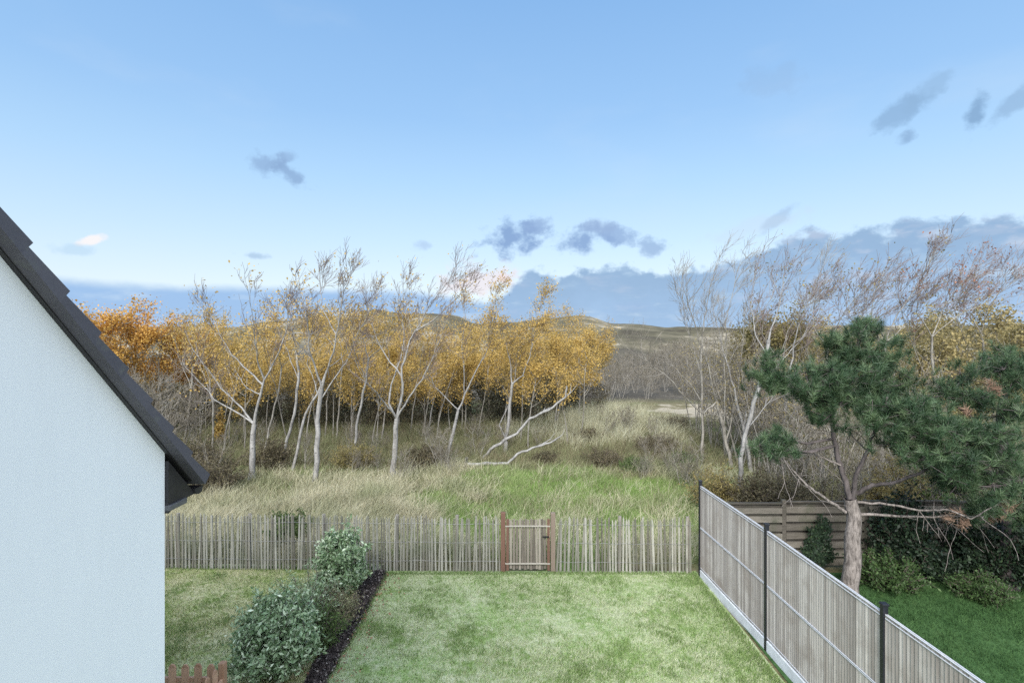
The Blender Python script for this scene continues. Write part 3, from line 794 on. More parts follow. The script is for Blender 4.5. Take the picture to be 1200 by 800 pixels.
# ================================================================== TREES
W_ = Vector((.16, 0, 0))
def pxp(pts, Y, rng, dj=.5):
    out = []; y = Y; sl = rng.uniform(-1, 1)*dj/max(1, len(pts)-1)
    for i, (a, b) in enumerate(pts):
        out.append(P(a, b, Y+sl*i+rng.uniform(-.12, .12)*(i > 0)))
    return out
def traced_tree(name, label, Y, trunk, limbs, r0, seed, leafm=None, leafper=0, leafsz=.09, cat='tree', group=None, maxl=3, up=.3, wind=W_, tw=TWIG, bark=PALE_BARK, tlen=1.0, kids=(3, 5), leafspread=.14, sp=(.35, 1.0), den=1.0, rmin=.0055, frac=1.0):
    rng = random.Random(seed); br = Branches(rng)
    T = pxp(trunk, Y, rng, 0); base = T[0].copy(); base.z = h(base.x, base.y)
    T[0] = base-UP*.1
    lines = [(br.main(T, r0, r0*.72, 3, .05), r0*.72)]
    br.limb([base-UP*.12, base+UP*.05, base+(T[1]-base)*.25], r0*1.5, r0*.98)
    for L in limbs:
        q = pxp(L[0], Y, rng, 1.6)
        # start on the tree
        q0 = min((p for ln, _ in lines for p in ln), key=lambda p: (Vector((p.x, 0, p.z))-Vector((q[0].x, 0, q[0].z))).length)
        q = [q0]+[v+Vector((0, q0.y-Y, 0)) for v in q[1:]]
        rr = r0*L[1]*.7
        lines.append((br.main(q, rr, max(.007, rr*.18), 3, .06), rr*.5))
    if not limbs: lines = [(lines[0][0], r0*.5)]
    for ln, rr in (lines[1:] if limbs else lines):
        n = len(ln)
        L = sum((b-a).length for a, b in zip(ln, ln[1:]))
        k = max(3, int(L*3.2*den))
        for i in range(k):
            t = rng.uniform(*sp) if i > 1 else 1.0
            f = t*(n-1); j = min(int(f), n-2); p = ln[j].lerp(ln[j+1], f-j)
            ax = (ln[j+1]-ln[j]).normalized(); sdv = ax.cross(rv(rng)).normalized(); a = R(rng.uniform(20, 60))*(1 if i > 1 else .4)
            br.grow(p, (ax*math.cos(a)+sdv*math.sin(a)+UP*.2).normalized(), tlen*rng.uniform(.6, 1.15), max(.008, rr*.3), 2, maxl+1, wind, up, .14, kids, (18, 48), (.45, .72), rmin, 3)
    lv = None
    if leafm:
        tips = [p for p in br.tips if rng.random() < frac]
        if tips: lv = leafcloud(tips, leafper, leafspread, leafsz, seed)
    o = build_tree(name, br, base, bark, tw, leafm, lv)
    tag(o, label, cat, group); return o

G1 = 'pale trees at the edge of the wood'
traced_tree('bare_tree', 'pale forked tree with low spreading bare limbs, nearest the house', 19.0, [(295, 562), (296, 530), (298, 497)],
    [([(298, 498), (280, 485), (250, 468), (226, 440), (215, 428)], .5), ([(298, 497), (283, 478), (258, 455), (236, 425), (222, 402)], .5),
     ([(298, 497), (305, 462), (309, 445), (325, 415), (333, 393), (338, 365)], .7), ([(308, 450), (293, 435), (272, 415), (260, 395), (250, 372)], .45),
     ([(304, 465), (290, 455), (277, 436)], .3), ([(309, 445), (303, 420), (300, 392), (296, 360)], .4)], .115, 31, LEAF_GOLD, 1, .09, group=G1, tlen=.8, den=.8, frac=.25)
traced_tree('bare_tree', 'tall straight white trunk with bare twiggy crown, between the low forked and knobbly trees', 18.5, [(369, 567), (371, 525), (374, 475), (377, 455)],
    [([(377, 455), (370, 432), (362, 410), (361, 385), (358, 362), (352, 345)], .6), ([(377, 455), (385, 430), (393, 402), (398, 370), (402, 345), (410, 326)], .65),
     ([(375, 466), (390, 445), (405, 425), (415, 398), (430, 370), (440, 345)], .45), ([(366, 420), (352, 398), (345, 375)], .35), ([(395, 390), (386, 365), (383, 345), (385, 332)], .35)],
    .10, 32, LEAF_GOLD, 1, .085, group=G1, tlen=.72, frac=.08, den=1.35)
traced_tree('bare_tree', 'stout knobbly white trunk dividing into many bare upright limbs', 19.0, [(460, 560), (463, 523), (465, 490)],
    [([(465, 490), (450, 470), (437, 455), (424, 438)], .45), ([(465, 490), (472, 460), (471, 430), (480, 400), (497, 370), (513, 345), (526, 330)], .65),
     ([(466, 487), (480, 465), (495, 445), (507, 420), (520, 385)], .5), ([(464, 490), (456, 472), (459, 450), (470, 420), (474, 392), (470, 362), (477, 338)], .55), ([(472, 440), (452, 415), (440, 390), (432, 366)], .4), ([(485, 392), (508, 375), (530, 354), (544, 340)], .35)],
    .115, 33, LEAF_GOLD, 1, .085, group=G1, tlen=.72, frac=.08, den=1.35)
traced_tree('golden_tree', 'slender leaning pale tree with forked stem and golden leaves, left of the fallen branch', 22.5, [(523, 531), (533, 498), (537, 480)],
    [([(537, 480), (548, 455), (560, 430), (570, 412), (574, 380), (580, 350)], .75), ([(537, 480), (522, 466), (508, 452), (500, 430)], .5), ([(545, 462), (543, 435), (540, 405), (545, 372)], .5)],
    .085, 34, LEAF_GOLD, 3, .085, group=G1, tlen=.8, frac=.6)
traced_tree('golden_tree', 'twin stemmed pale tree with golden crown behind the fallen branch', 24.0, [(592, 520), (597, 480), (600, 450)],
    [([(592, 512), (585, 498), (597, 470), (604, 440), (608, 405)], .7), ([(600, 450), (613, 440), (621, 418), (625, 395), (632, 365)], .6), ([(600, 450), (597, 420), (590, 395)], .6)],
    .085, 35, LEAF_GOLD, 4, .085, group=G1, tlen=.8, frac=.6)

# second row: thin trunks with golden leaves
row2 = [([(215, 520), (221, 487), (224, 455), (226, 430)], .07, 'thin forked grey stem closest to the dark eave'),
        ([(248, 536), (250, 505), (250, 480), (246, 445)], .05, 'dark slim stem beside a small sprig of yellow leaves'),
        ([(262, 524), (268, 492), (275, 460), (280, 430)], .06, 'slim stem behind the low spreading limbs of the forked tree'),
        ([(310, 532), (315, 502), (325, 465), (330, 430)], .055, 'slim curved stem right of the low forked tree'),
        ([(331, 542), (336, 515), (345, 485), (350, 445), (348, 415)], .085, 'sinuous pale stem with golden crown, left of the straight white trunk'),
        ([(343, 550), (350, 520), (358, 485), (372, 462), (385, 430)], .075, 'pale stem leaning right against the straight white trunk'),
        ([(381, 512), (383, 480), (384, 455), (386, 425)], .05, 'very thin stem just right of the straight white trunk'),
        ([(394, 514), (397, 485), (399, 460), (402, 425)], .055, 'thin upright stem between the two tallest bare trees'),
        ([(410, 542), (416, 522), (420, 487), (429, 447), (432, 420)], .075, 'bent pale stem with golden crown, left of the knobbly trunk'),
        ([(447, 516), (452, 470), (455, 435)], .06, 'thin stem half hidden behind the knobbly trunk'),
        ([(481, 506), (487, 465), (492, 430)], .055, 'slim stem just right of the knobbly trunk'),
        ([(502, 506), (508, 470), (511, 440)], .065, 'slim pale stem left of the leaning forked tree'),
        ([(513, 502), (518, 470), (524, 435)], .055, 'thin stem touching the leaning forked tree'),
        ([(565, 492), (565, 462), (568, 430)], .055, 'short straight stem in the dark gap right of the leaning tree'),
        ([(622, 490), (628, 462), (635, 430)], .06, 'slightly leaning stem under the golden crown behind the curved branch'),
        ([(670, 492), (671, 465), (670, 435)], .06, 'straight thin stem below the rightmost golden crown'),
        ([(649, 484), (650, 460), (655, 430)], .055, 'thin stem behind the tip of the curved branch')]
for i, (tr, r, lab) in enumerate(row2):
    Y = gY(tr[0][1])
    traced_tree('golden_tree', lab, Y, tr, [([tr[-1], (tr[-1][0]+random.Random(i).uniform(-14, 18), tr[-1][1]-24), (tr[-1][0]+random.Random(i+50).uniform(-16, 28), 392-random.Random(i+90).uniform(-8, 12))], .7),
                 ([tr[-2], (tr[-2][0]-12, tr[-1][1]-4), (tr[-1][0]-22, tr[-1][1]-30)], .5), ([tr[-1], (tr[-1][0]+18, tr[-1][1]-14), (tr[-1][0]+30, tr[-1][1]-30)], .5)],
                r*.78, 100+i, LEAF_GOLD, 6, .09, group='thin golden leaved trees at the front of the wood', tlen=1.0, maxl=2, bark=PALE_BARK if i in (4, 5, 8, 11) else GREY_BARK, kids=(3, 5), leafspread=.17, frac=.9, den=.9)

# species for the wood behind
def generic_tree(name, seed, H, spread, leafm, per, lsz, clear=.35, bark=GREY_BARK, tw=TWIG_GREY, wind=W_*.4, nl=9, maxl=3, lspread=.18, up=.5, frac=1, kids=(3, 5), stems=1, r=None, rmin=.006):
    rng = random.Random(seed); br = Branches(rng)
    for s_ in range(stems):
        lean = rv(rng)*(.12 if stems == 1 else .3); lean.z = 0
        pts = [Vector((0, 0, -.15))+lean*.3]; d = (UP+lean).normalized(); q = pts[0].copy()
        n = 8
        for i in range(n):
            d = (d+rv(rng)*.1+wind*.1+UP*.05).normalized(); q = q+d*(H*.85/n); pts.append(q.copy())
        rr = r or H*.0105
        br.limb(pts, rr, rr*.25)
        for i in range(nl):
            t = clear+(1-clear)*(i+rng.random())/nl; f = min(t*n, n-.01); j = int(f); p = pts[j].lerp(pts[j+1], f-j)
            a = rng.uniform(0, 2*math.pi); e = rng.uniform(.3, .9)
            dr = Vector((math.cos(a), math.sin(a), e)).normalized()
            br.grow(p, dr, spread*rng.uniform(.5, 1)*(1.15-.6*(t-clear)/(1-clear)), rr*.4, 1, maxl, wind, up, .16, kids, (22, 52), (.42, .68), rmin, 2)
    lv = None
    if leafm:
        tips = [p for p in br.tips if rng.random() < frac]
        lv = leafcloud(tips, per, lspread, lsz, seed)
    return build_tree(name, br, Vector((0, 0, 0)), bark, tw, leafm, lv)
def plant_at(o, used, px, Y, sc, rz, label, cat, group):
    x = (px-600)/F*Y
    loc = (x, Y, h(x, Y)-.02)
    if o.name not in used: used.add(o.name); o.location = loc; o.rotation_euler = (0, 0, rz); o.scale = (sc,)*3; c = o
    else: c = copytree(o, loc, rz, sc)
    tag(c, label, cat, group); return c
USED = set()
gold = [generic_tree('golden_tree', 200+i, 5.6, 1.7, LEAF_GOLD, 9, .095, .3, nl=13, lspread=.2) for i in range(4)]
thin = [generic_tree('golden_tree', 210+i, 4.7, 1.0, LEAF_GOLD, 6, .09, .5, nl=7, maxl=3, lspread=.18, frac=.7, r=.038, bark=GREY_BARK) for i in range(4)]
orng = [generic_tree('orange_tree', 220+i, 6.6, 2.0, LEAF_ORANGE, 11, .11, .25, nl=14, lspread=.2) for i in range(2)]
rng = random.Random(77)
GW = 'golden leaved trees massed in the wood'
for (px, Y, s) in [(250, 30, 1), (285, 27.5, .82), (318, 32, 1.02), (350, 29, .8), (383, 33, 1.0), (415, 29, .93), (468, 30, .98), (520, 33, 1.02), (545, 29, .78), (572, 31, .98),
                   (598, 29.5, .93), (650, 29, .9), (678, 30.5, .95), (700, 33, .95), (662, 34, 1.0), (440, 33, .96), (498, 29.5, .85), (625, 32, .9), (590, 35, 1.02), (480, 36, 1.08), (400, 37, 1.1), (330, 37, 1.08), (270, 36, 1.05), (545, 37, 1.05)]:
    plant_at(rng.choice(gold), USED, px, Y, s*(.93 if 320 < px < 600 else .97)*rng.uniform(.93, 1.05), rng.uniform(0, 6.28), 'golden leaved tree in the dense middle of the wood', 'tree', GW)

for (px, Y, s, lab) in [(105, 24, 1.0, 'orange tree rising behind the roof edge of the house'), (150, 26, 1.07, 'tallest dense orange tree in the wood'), (195, 27, .96, 'orange tree right of the tallest orange one'),
                   (232, 29, .9, 'smaller orange tree where orange turns to gold')]:
    plant_at(rng.choice(orng), USED, px, Y, s, rng.uniform(0, 6.28), lab, 'tree', 'orange trees at the left of the wood')

STEM = random.Random(23)
for k in range(24):
    px = 235+k*19.5+STEM.uniform(-8, 8); Y = STEM.uniform(23.5, 29)
    plant_at(thin[k % 4], USED, px, Y, STEM.uniform(.85, 1.08), STEM.uniform(0, 6.28), 'thin grey stem with a small golden crown among the trees of the wood', 'tree', 'thin grey stems among the golden trees')
# grey bare shrubs (left) and bare brush by the sandy track
brush = [generic_tree('bare_shrub', 240+i, 3.2, 1.2, LEAF_BRAMBLE, 1, .07, .1, bark=GREY_BARK, tw=TWIG_GREY, nl=8, maxl=3, stems=3, r=.025, frac=.35, kids=(3, 5)) for i in range(3)]
for (px, Y, s) in [(150, 22, 1.2), (180, 21, 1.15), (205, 22, 1.1), (232, 24, 1.0), (165, 25, 1.35), (120, 22, 1.3)]:
    plant_at(rng.choice(brush), USED, px, Y, s, rng.uniform(0, 6.28), 'grey leafless thicket shrub beside the tiled roof edge', 'shrub', 'grey bare shrubs next to the roof')
for (px, Y, s) in [(728, 45, 1.0), (745, 50, 1.2), (762, 46, .95), (780, 52, 1.2), (800, 48, 1.0), (735, 56, 1.3), (760, 60, 1.4), (790, 62, 1.3), (820, 56, 1.25), (715, 42, .9), (845, 52, 1.3), (870, 50, 1.3), (700, 50, 1.2), (812, 66, 1.4)]+[(random.Random(i*7).uniform(690, 900), 43+i*1.15, random.Random(i*3).uniform(.9, 1.35)) for i in range(34)]:
    plant_at(rng.choice(brush), USED, px, Y, s, rng.uniform(0, 6.28), 'grey bare shrub in the scrub beyond the sandy track', 'shrub', 'grey scrub beyond the sandy track')
def sprigbush(name, label, cat, loc, seed, rx, rz, nst, leafm, lsz, per, aspect=.4, spread=.035, zc=.45, ragged=.25, kids=(4, 6)):
    """a bush of leafy shoots: stems fan out from the foot, side shoots carry the leaves"""
    rng = random.Random(seed); nrng = np.random.default_rng(seed); br = Branches(rng)
    for i in range(nst):
        a = i*2.399963; e = 1-1.75*(i+.5)/nst                      # even directions over a dome, a little below the middle too
        c = math.sqrt(max(0, 1-e*e)); k = rng.uniform(1-ragged, 1+ragged*.6)
        tip = Vector((c*math.cos(a)*rx*k, c*math.sin(a)*rx*k, rz*(zc+e*(1-zc)*k if e > 0 else zc+e*zc*.9)))
        st = Vector((rng.gauss(0, .05)*rx, rng.gauss(0, .05)*rx, rz*.04))
        md = st.lerp(tip, .55)+UP*.06*rz
        ln = [st, st.lerp(md, .5)+rv(rng)*.02, md, md.lerp(tip, .5)+rv(rng)*.02, tip]
        br.limb(ln, .009, .003)
        ax = (tip-md).normalized()
        for q in range(7):
            t = rng.uniform(.35, 1); f = t*4; jn = min(int(f), 3); p = ln[jn].lerp(ln[jn+1], f-jn)
            d = (ax+rv(rng)*.9+UP*.35).normalized()
            br.grow(p, d, rx*rng.uniform(.18, .36), .004, 1, 2, up=.25, kids=(2, 3), fine_from=9, rmin=.0025, ratio=(.5, .8), tipl=2)
    off = np.zeros(3); root = empty(name, (0, 0, 0))
    V, Q = tubes(br.big, 3); arrmesh('stem', V, Q, TWIG, root, smooth=True)
    tips = [p for p in br.tips if p.z > .04]
    lv = leafcloud(tips, per, spread, lsz, seed, aspect, 0)
    arrmesh('crown', lv[0], lv[1], leafm, root, rnd=lv[2])
    root.location = loc; tag(root, label, cat); return root
# dark brambles inside the wood
def bush(name, seed, rx, ry, rz, n, leafm, lsz, stem=True, shell=.55, aspect=.5, lump=.25, bark=TWIG):
    nrng = np.random.default_rng(seed); rng = random.Random(seed)
    d = nrng.normal(size=(n, 3)); d /= np.linalg.norm(d, axis=1)[:, None]
    lumps = nrng.normal(size=(9, 3)); lumps /= np.linalg.norm(lumps, axis=1)[:, None]
    k = np.max(d@lumps.T, axis=1)
    rad = (1-lump+lump*2*np.clip(k-.5, 0, .5))*(shell+(1-shell)*nrng.random(n)**.5)*nrng.normal(1, .05, n)
    C = d*rad[:, None]*np.array([rx, ry, rz])+np.array([0, 0, rz*.98])
    C = C[C[:, 2] > .03]
    V, Q = leaves(C, lsz, nrng, aspect, 0, None)
    root = empty(name, (0, 0, 0))
    arrmesh('crown', V, Q, leafm, root, rnd=nrng.beta(1.6, 2.2, len(Q)))
    br = Branches(rng)
    for i in range(12):
        a = rng.uniform(0, 6.28); e = rng.uniform(.5, 2.5)
        br.grow(Vector((rng.uniform(-.08, .08), rng.uniform(-.08, .08), -.05)), Vector((math.cos(a), math.sin(a), e)).normalized(), rz*1.1, .012, 1, 2, up=.2, kids=(3, 4), rmin=.004, fine_from=9)
    V, Q = tubes(br.big, 4); arrmesh('stem', V, Q, bark, root, smooth=True)
    return root
bram = [bush('bramble_bush', 260+i, 1.7, 1.2, 1.1, 3600, LEAF_BRAMBLE, .1) for i in range(2)]+[bush('bramble_bush', 270, 1.6, 1.2, 1.2, 3600, LEAF_BUSHDARK, .1)]
for (px, Y, s) in [(200, 31, 1.2), (235, 29.5, 1.05), (265, 32, 1.3), (300, 30, 1.1), (335, 31.5, 1.2), (368, 30, 1.1), (400, 31, 1.2), (432, 30.5, 1.1), (462, 32, 1.2), (495, 31, 1.15), (528, 31, 1.1), (560, 30.5, 1.15), (592, 31.5, 1.1), (625, 31, 1.1), (655, 32.5, 1.1), (688, 33, .95), (170, 29, 1.2), (380, 34, 1.5), (450, 35, 1.5), (520, 35, 1.5), (590, 36, 1.5), (650, 36, 1.3), (310, 35, 1.5), (240, 35, 1.5)]:
    plant_at(rng.choice(bram), USED, px, Y, s, rng.uniform(0, 6.28), 'dark bramble bush in the shade under the golden wood', 'bush', 'dark brambles under the wood')
SCR = random.Random(15)
for q in range(36):
    px, Y = SCR.uniform(215, 820), SCR.uniform(17.5, 27)
    if 560 < px < 700 and Y < 23: px -= 220
    plant_at(brush[q % 3], USED, px, Y, SCR.uniform(.25, .58), SCR.uniform(0, 6.28), 'small twiggy shrub among the weeds on the bank', 'shrub', 'twiggy shrubs on the weedy bank')
for q, (px, py, rx, rz, lm, lab) in enumerate([(705, 548, .7, .45, LEAF_BRAMBLE, 'low brown heath cushion right of the fallen limb'), (770, 535, .9, .55, LEAF_BRAMBLE, 'wide low brown cushion left of the upright stem'), (745, 556, .5, .35, LEAF_BUSH, 'small green cushion at the top of the green grass'), (690, 520, .6, .4, LEAF_BRAMBLE, 'brown cushion under the pale grass mound'),
        (800, 552, .5, .5, LEAF_BUSH, 'green cushion left of the upright grey stem'), (640, 545, .5, .35, LEAF_BRAMBLE, 'brown cushion below the tip of the fallen limb'), (790, 508, .9, .6, LEAF_BRAMBLE, 'brown cushion in front of the sandy track')]):
    Y = gY(py); x = (px-600)/F*Y
    sprigbush('heath_bush', lab, 'bush', (x, Y, h(x, Y)-.02), 540+q, rx, rz, 40, lm, .06, 2, .4, .05, ragged=.5)
sprigbush('golden_sapling', 'small sapling with a few yellow leaves under the wood near the dark eave', 'tree', (-13.8, 25, h(-13.8, 25)), 560, .22, 1.7, 16, LEAF_GOLD, .10, 1, .7, .05, ragged=.6)
for q, (px, Y, rx, rz, lm, lab) in enumerate([(250, 17.4, .8, 1.1, LEAF_BRAMBLE, 'low grey green bush behind the fence just right of the dark eave'), (318, 20.5, .7, 1.0, LEAF_BRAMBLE, 'small brown bush at the foot of the forked tree'),
        (340, 12.9, .4, .7, LEAF_BUSH, 'small olive bush behind the paling fence'), (415, 21, .8, .8, LEAF_OLIVE, 'olive bush between two white trunks'), (500, 20.5, .8, .7, LEAF_BRAMBLE, 'low brown bush right of the knobbly trunk'), (230, 20, .8, 1.2, LEAF_BRAMBLE, 'brown bush behind the tip of the dark eave')]):
    x = (px-600)/F*Y
    sprigbush('wild_bush', lab, 'bush', (x, Y, h(x, Y)-.02), 500+q, rx, rz, 46, lm, .07, 2, .45, .05, ragged=.6)

# fallen wood
def log(name, label, pts, Y, r0, r1, seed, side=(), lie=False, cat='branch'):
    rng = random.Random(seed); br = Branches(rng); q = pxp(pts, Y, rng, .8); base = q[0].copy()
    base.z = h(base.x, base.y); q[0].z = base.z+(.12 if lie else r0*.5)
    if lie:
        for v in q: v.z = max(v.z, h(v.x, v.y)+.12)
    ln = br.main(q, r0, r1, 4, .06)
    for (j, L) in side:
        p = ln[j]; br.grow(p, (Vector((.7, rng.uniform(-.4, .4), .35))).normalized(), L, r1*1.3, 1, 2, kids=(1, 2), fine_from=9, rmin=.01)
    root = empty(name, base); V, Q = tubes(br.big, 6); arrmesh('trunk', V-np.array(tuple(base)), Q, PALE_BARK, root, smooth=True)
    tag(root, label, cat); return root
log('fallen_branch', 'long curved white branch leaning up from the bank towards the wood', [(564, 541), (579, 523), (606, 508), (621, 490), (642, 481), (663, 465), (664, 452)], 22.0, .07, .035, 41, ((14, .7), (18, .8)))
log('fallen_log', 'low pale fallen limb lying on the grassy bank', [(546, 553), (579, 549), (595, 543), (606, 532), (630, 523), (648, 517), (656, 512)], 20.2, .075, .025, 42, ((16, .6), (20, .5)), True)
log('tree_stump', 'short pale broken stump at the left end of the fallen limb', [(545, 556), (545, 546), (547, 536)], 20.0, .075, .05, 43, cat='stump')

# ---- right side bare trees
G3 = 'bare trees right of the sandy track'
traced_tree('birch_tree', 'leaning white birch trunk behind the slat fence post', 16.5, [(865, 586), (868, 535), (875, 503), (889, 456), (901, 398)],
    [([(901, 398), (912, 363), (918, 335)], .6), ([(889, 458), (900, 440), (922, 415), (940, 395)], .35), ([(875, 503), (895, 480), (907, 465)], .35), ([(897, 420), (885, 392), (880, 360), (884, 330)], .4)],
    .075, 51, LEAF_OLIVE, 1, .07, group=G3, tlen=.85, frac=.15, den=1.1)
traced_tree('bare_tree', 'thin perfectly upright grey stem standing alone above the slat fence end', 21.5, [(823, 543), (823, 490), (822, 440), (823, 403)],
    [([(823, 440), (814, 415), (806, 385), (800, 350)], .6), ([(823, 403), (826, 375), (832, 345), (838, 318)], .6), ([(823, 470), (810, 450), (790, 430)], .4)], .06, 52, group=G3, tlen=.9, tw=TWIG_GREY, bark=GREY_BARK)
traced_tree('bare_tree', 'grey multi stemmed tree with one long limb reaching left over the track', 20.5, [(857, 548), (848, 500), (840, 470)],
    [([(840, 470), (825, 485), (808, 470), (779, 438), (748, 416)], .6), ([(840, 470), (833, 440), (825, 412), (812, 370), (800, 335)], .6), ([(848, 500), (850, 450), (848, 410), (853, 365), (862, 325)], .6), ([(852, 520), (862, 470), (868, 425), (872, 380)], .6)], .08, 53, group=G3, tlen=1.0, tw=TWIG_GREY, bark=GREY_BARK)
traced_tree('bare_tree', 'slanting pale stem beside the multi stemmed tree', 20.0, [(880, 552), (872, 505), (862, 465)],
    [([(862, 465), (855, 435), (845, 400), (838, 372)], .7), ([(872, 505), (876, 470), (884, 440)], .6)], .07, 54, group=G3, tlen=.9, tw=TWIG_GREY)
traced_tree('bare_tree', 'thin grey stem between the birch and the pine crown', 19.5, [(918, 556), (915, 505), (922, 465), (926, 430)],
    [([(926, 430), (934, 395), (948, 355), (962, 322)], .7), ([(915, 505), (930, 480), (950, 460)], .6)], .065, 55, group=G3, tlen=1.0, tw=TWIG_GREY)
WR = Vector((.26, 0, .05))
G4 = 'tall windswept bare trees behind the pine'
for i, (px, Y, tr) in enumerate([(905, 21, [(905, 545), (905, 480), (912, 420)]), (965, 19.5, [(965, 555), (962, 480), (970, 410)]), (1035, 18.5, [(1040, 560), (1030, 470), (1038, 400)]), (1105, 19.0, [(1110, 560), (1096, 470), (1092, 395)]), (1165, 20, [(1165, 550), (1160, 460), (1150, 390)])]):
    x0, y0 = tr[-1]
    traced_tree('windswept_tree', ['bare tree with purplish twigs behind the birch top', 'bare windswept tree rising directly behind the pine top', 'tallest bare windswept tree, its twigs reaching above the cloud bank', 'windswept bare tree with twigs streaming right toward the picture edge', 'bare tree with russet leaf clusters over the picture edge'][i], Y, tr,
        [([tr[-1], (x0+12, y0-32), (x0+33, y0-62), (x0+50, y0-92 if i == 2 else y0-70)], .6), ([tr[-1], (x0-18, y0-28), (x0-16, y0-55), (x0-6, y0-75)], .55), ([tr[-1], (x0+30, y0-25), (x0+66, y0-42), (x0+98, y0-68 if i > 2 else y0-54)], .55), ([(tr[-2]), (x0-25, y0-5), (x0-34, y0-40)], .4)],
        .055, 60+i, LEAF_RUSSET if i > 2 else LEAF_OLIVE, 3 if i > 2 else 2, .085, group=G4, tlen=.85, wind=WR, up=.28, maxl=3, frac=[.06, .06, .04, .03, .05][i], den=1.4, kids=(3, 5), leafspread=.1, bark=GREY_BARK)
oliv = [generic_tree('olive_tree', 280+i, 5.2, 1.5, LEAF_OLIVE, 8, .1, .3, nl=13, wind=W_) for i in range(2)]
must = [generic_tree('mustard_tree', 290+i, 5.2, 1.8, LEAF_MUSTARD, 8, .105, .2, nl=13, wind=W_) for i in range(2)]
for j, (px, Y, s, lab) in enumerate([(893, 24, 1.25, 'olive leaved tree behind the birch'), (940, 23, 1.2, 'olive leaved tree left of the pine top')]):
    plant_at(oliv[j % 2], USED, px, Y, s, rng.uniform(0, 6.28), lab, 'tree', 'olive trees behind the pine')
for j, (px, Y, s, lab) in enumerate([(1020, 24, 1.08, 'mustard leaved tree just right of the pine top'), (1075, 21, 1.05, 'mustard leaved tree filling the gap between the two pines'), (1130, 22, 1.1, 'mustard leaved tree above the right pine'), (1185, 20, 1.13, 'mustard leaved tree at the picture edge above the right pine'), (1050, 27, 1.2, 'mustard tree deeper in the right wood'), (975, 28, 1.15, 'mustard tree seen through the bare branches left of the pine'), (1150, 27, 1.25, 'mustard tree furthest back over the right pine')]):
    plant_at(must[j % 2], USED, px, Y, s, rng.uniform(0, 6.28), lab, 'tree', 'mustard leaved trees on the right')
sapl = [generic_tree('bare_sapling', 330+i, 5.0, 1.1, LEAF_MUSTARD, 1, .075, .3, bark=GREY_BARK, tw=TWIG_GREY, nl=6, maxl=3, stems=5, r=.03, frac=.4, up=.6, wind=W_) for i in range(3)]
for j, (px, Y, s_) in enumerate([(835, 24, 1.0), (850, 22, 1.05), (868, 21, 1.0), (885, 20, 1.0), (905, 19, 1.0), (925, 22, 1.1), (945, 18.5, .95), (860, 26, 1.15), (895, 25, 1.15), (955, 24, 1.15), (915, 27, 1.2), (815, 27, 1.0), (985, 20, 1.05), (1060, 19, 1.0)]):
    plant_at(sapl[j % 3], USED, px, Y, s_, rng.uniform(0, 6.28), 'clump of thin grey saplings with few leaves between the sandy track and the pine', 'tree', 'bare sapling clumps beside the pine')
for j, (px, Y, s) in enumerate([(900, 20, 1.1), (930, 17, 1.0), (960, 18, 1.05), (1000, 16, 1.0), (1040, 15.5, .95), (1080, 17, 1.0), (1120, 15.5, 1.0), (880, 23, 1.1), (950, 22, 1.2), (845, 24, .9), (1160, 16, 1.0), (985, 21, 1.2), (945, 14.5, .8), (975, 14, .8), (1015, 13.8, .8), (1055, 14.2, .8), (915, 15.5, .85), (1095, 13.6, .85), (1135, 14, .9), (1180, 14, 1.0)]):
    plant_at(brush[j % 3], USED, px, Y, s*.9, rng.uniform(0, 6.28), 'tangled bare shrub behind the board fence', 'shrub', 'tangled bare shrubs behind the board fence')
for q, (px, Y, rx, rz, lm, lab) in enumerate([(842, 15.4, .7, 1.1, LEAF_OLIVE, 'yellow olive bush at the foot of the birch'), (888, 14.6, .7, 1.4, LEAF_BRAMBLE, 'brownish bush right of the birch foot'), (930, 14, .8, 1.5, LEAF_BRAMBLE, 'low bush above the left end of the board fence'),
        (1045, 13.5, .8, 1.9, LEAF_OLIVE, 'yellowish bush behind the board fence beside the pine trunk'), (1090, 14, .9, 1.8, LEAF_BUSH, 'green bush above the board fence under the low pine branches')]):
    x = (px-600)/F*Y
    sprigbush('wild_bush', lab, 'bush', (x, Y, h(x, Y)-.02), 520+q, rx, rz, 46, lm, .07, 2, .45, .05, ragged=.6)

# ---- pines
def needles_mesh(tufts, nper, L, seed, wid=.0045):
    """tufts: (position, direction); each a brush of needles round the shoot"""
    nrng = np.random.default_rng(seed)
    Pt = np.array([tuple(a) for a, _ in tufts], np.float32); D = np.array([tuple(b) for _, b in tufts], np.float32)
    n = len(Pt)
    s = nrng.random((n, nper, 1))*.16
    base = Pt[:, None]+D[:, None]*(s-.1)
    r = nrng.normal(size=(n, nper, 3)); r /= np.linalg.norm(r, axis=2)[..., None]
    d = D[:, None]*.75+r*.85; d /= np.linalg.norm(d, axis=2)[..., None]
    side = np.cross(d, nrng.normal(size=d.shape)); side /= np.linalg.norm(side, axis=2)[..., None]
    ln = L*nrng.uniform(.7, 1.15, (n, nper, 1))
    tip = base+d*ln
    V = np.stack([base-side*wid, base+side*wid, tip+side*wid*.3, tip-side*wid*.3], 2).reshape(-1, 3)
    Q = np.arange(len(V)).reshape(-1, 4)
    rnd = np.clip(np.repeat(nrng.beta(2, 2, n), nper)*.7+nrng.random(n*nper)*.3, 0, 1)
    return V, Q, rnd
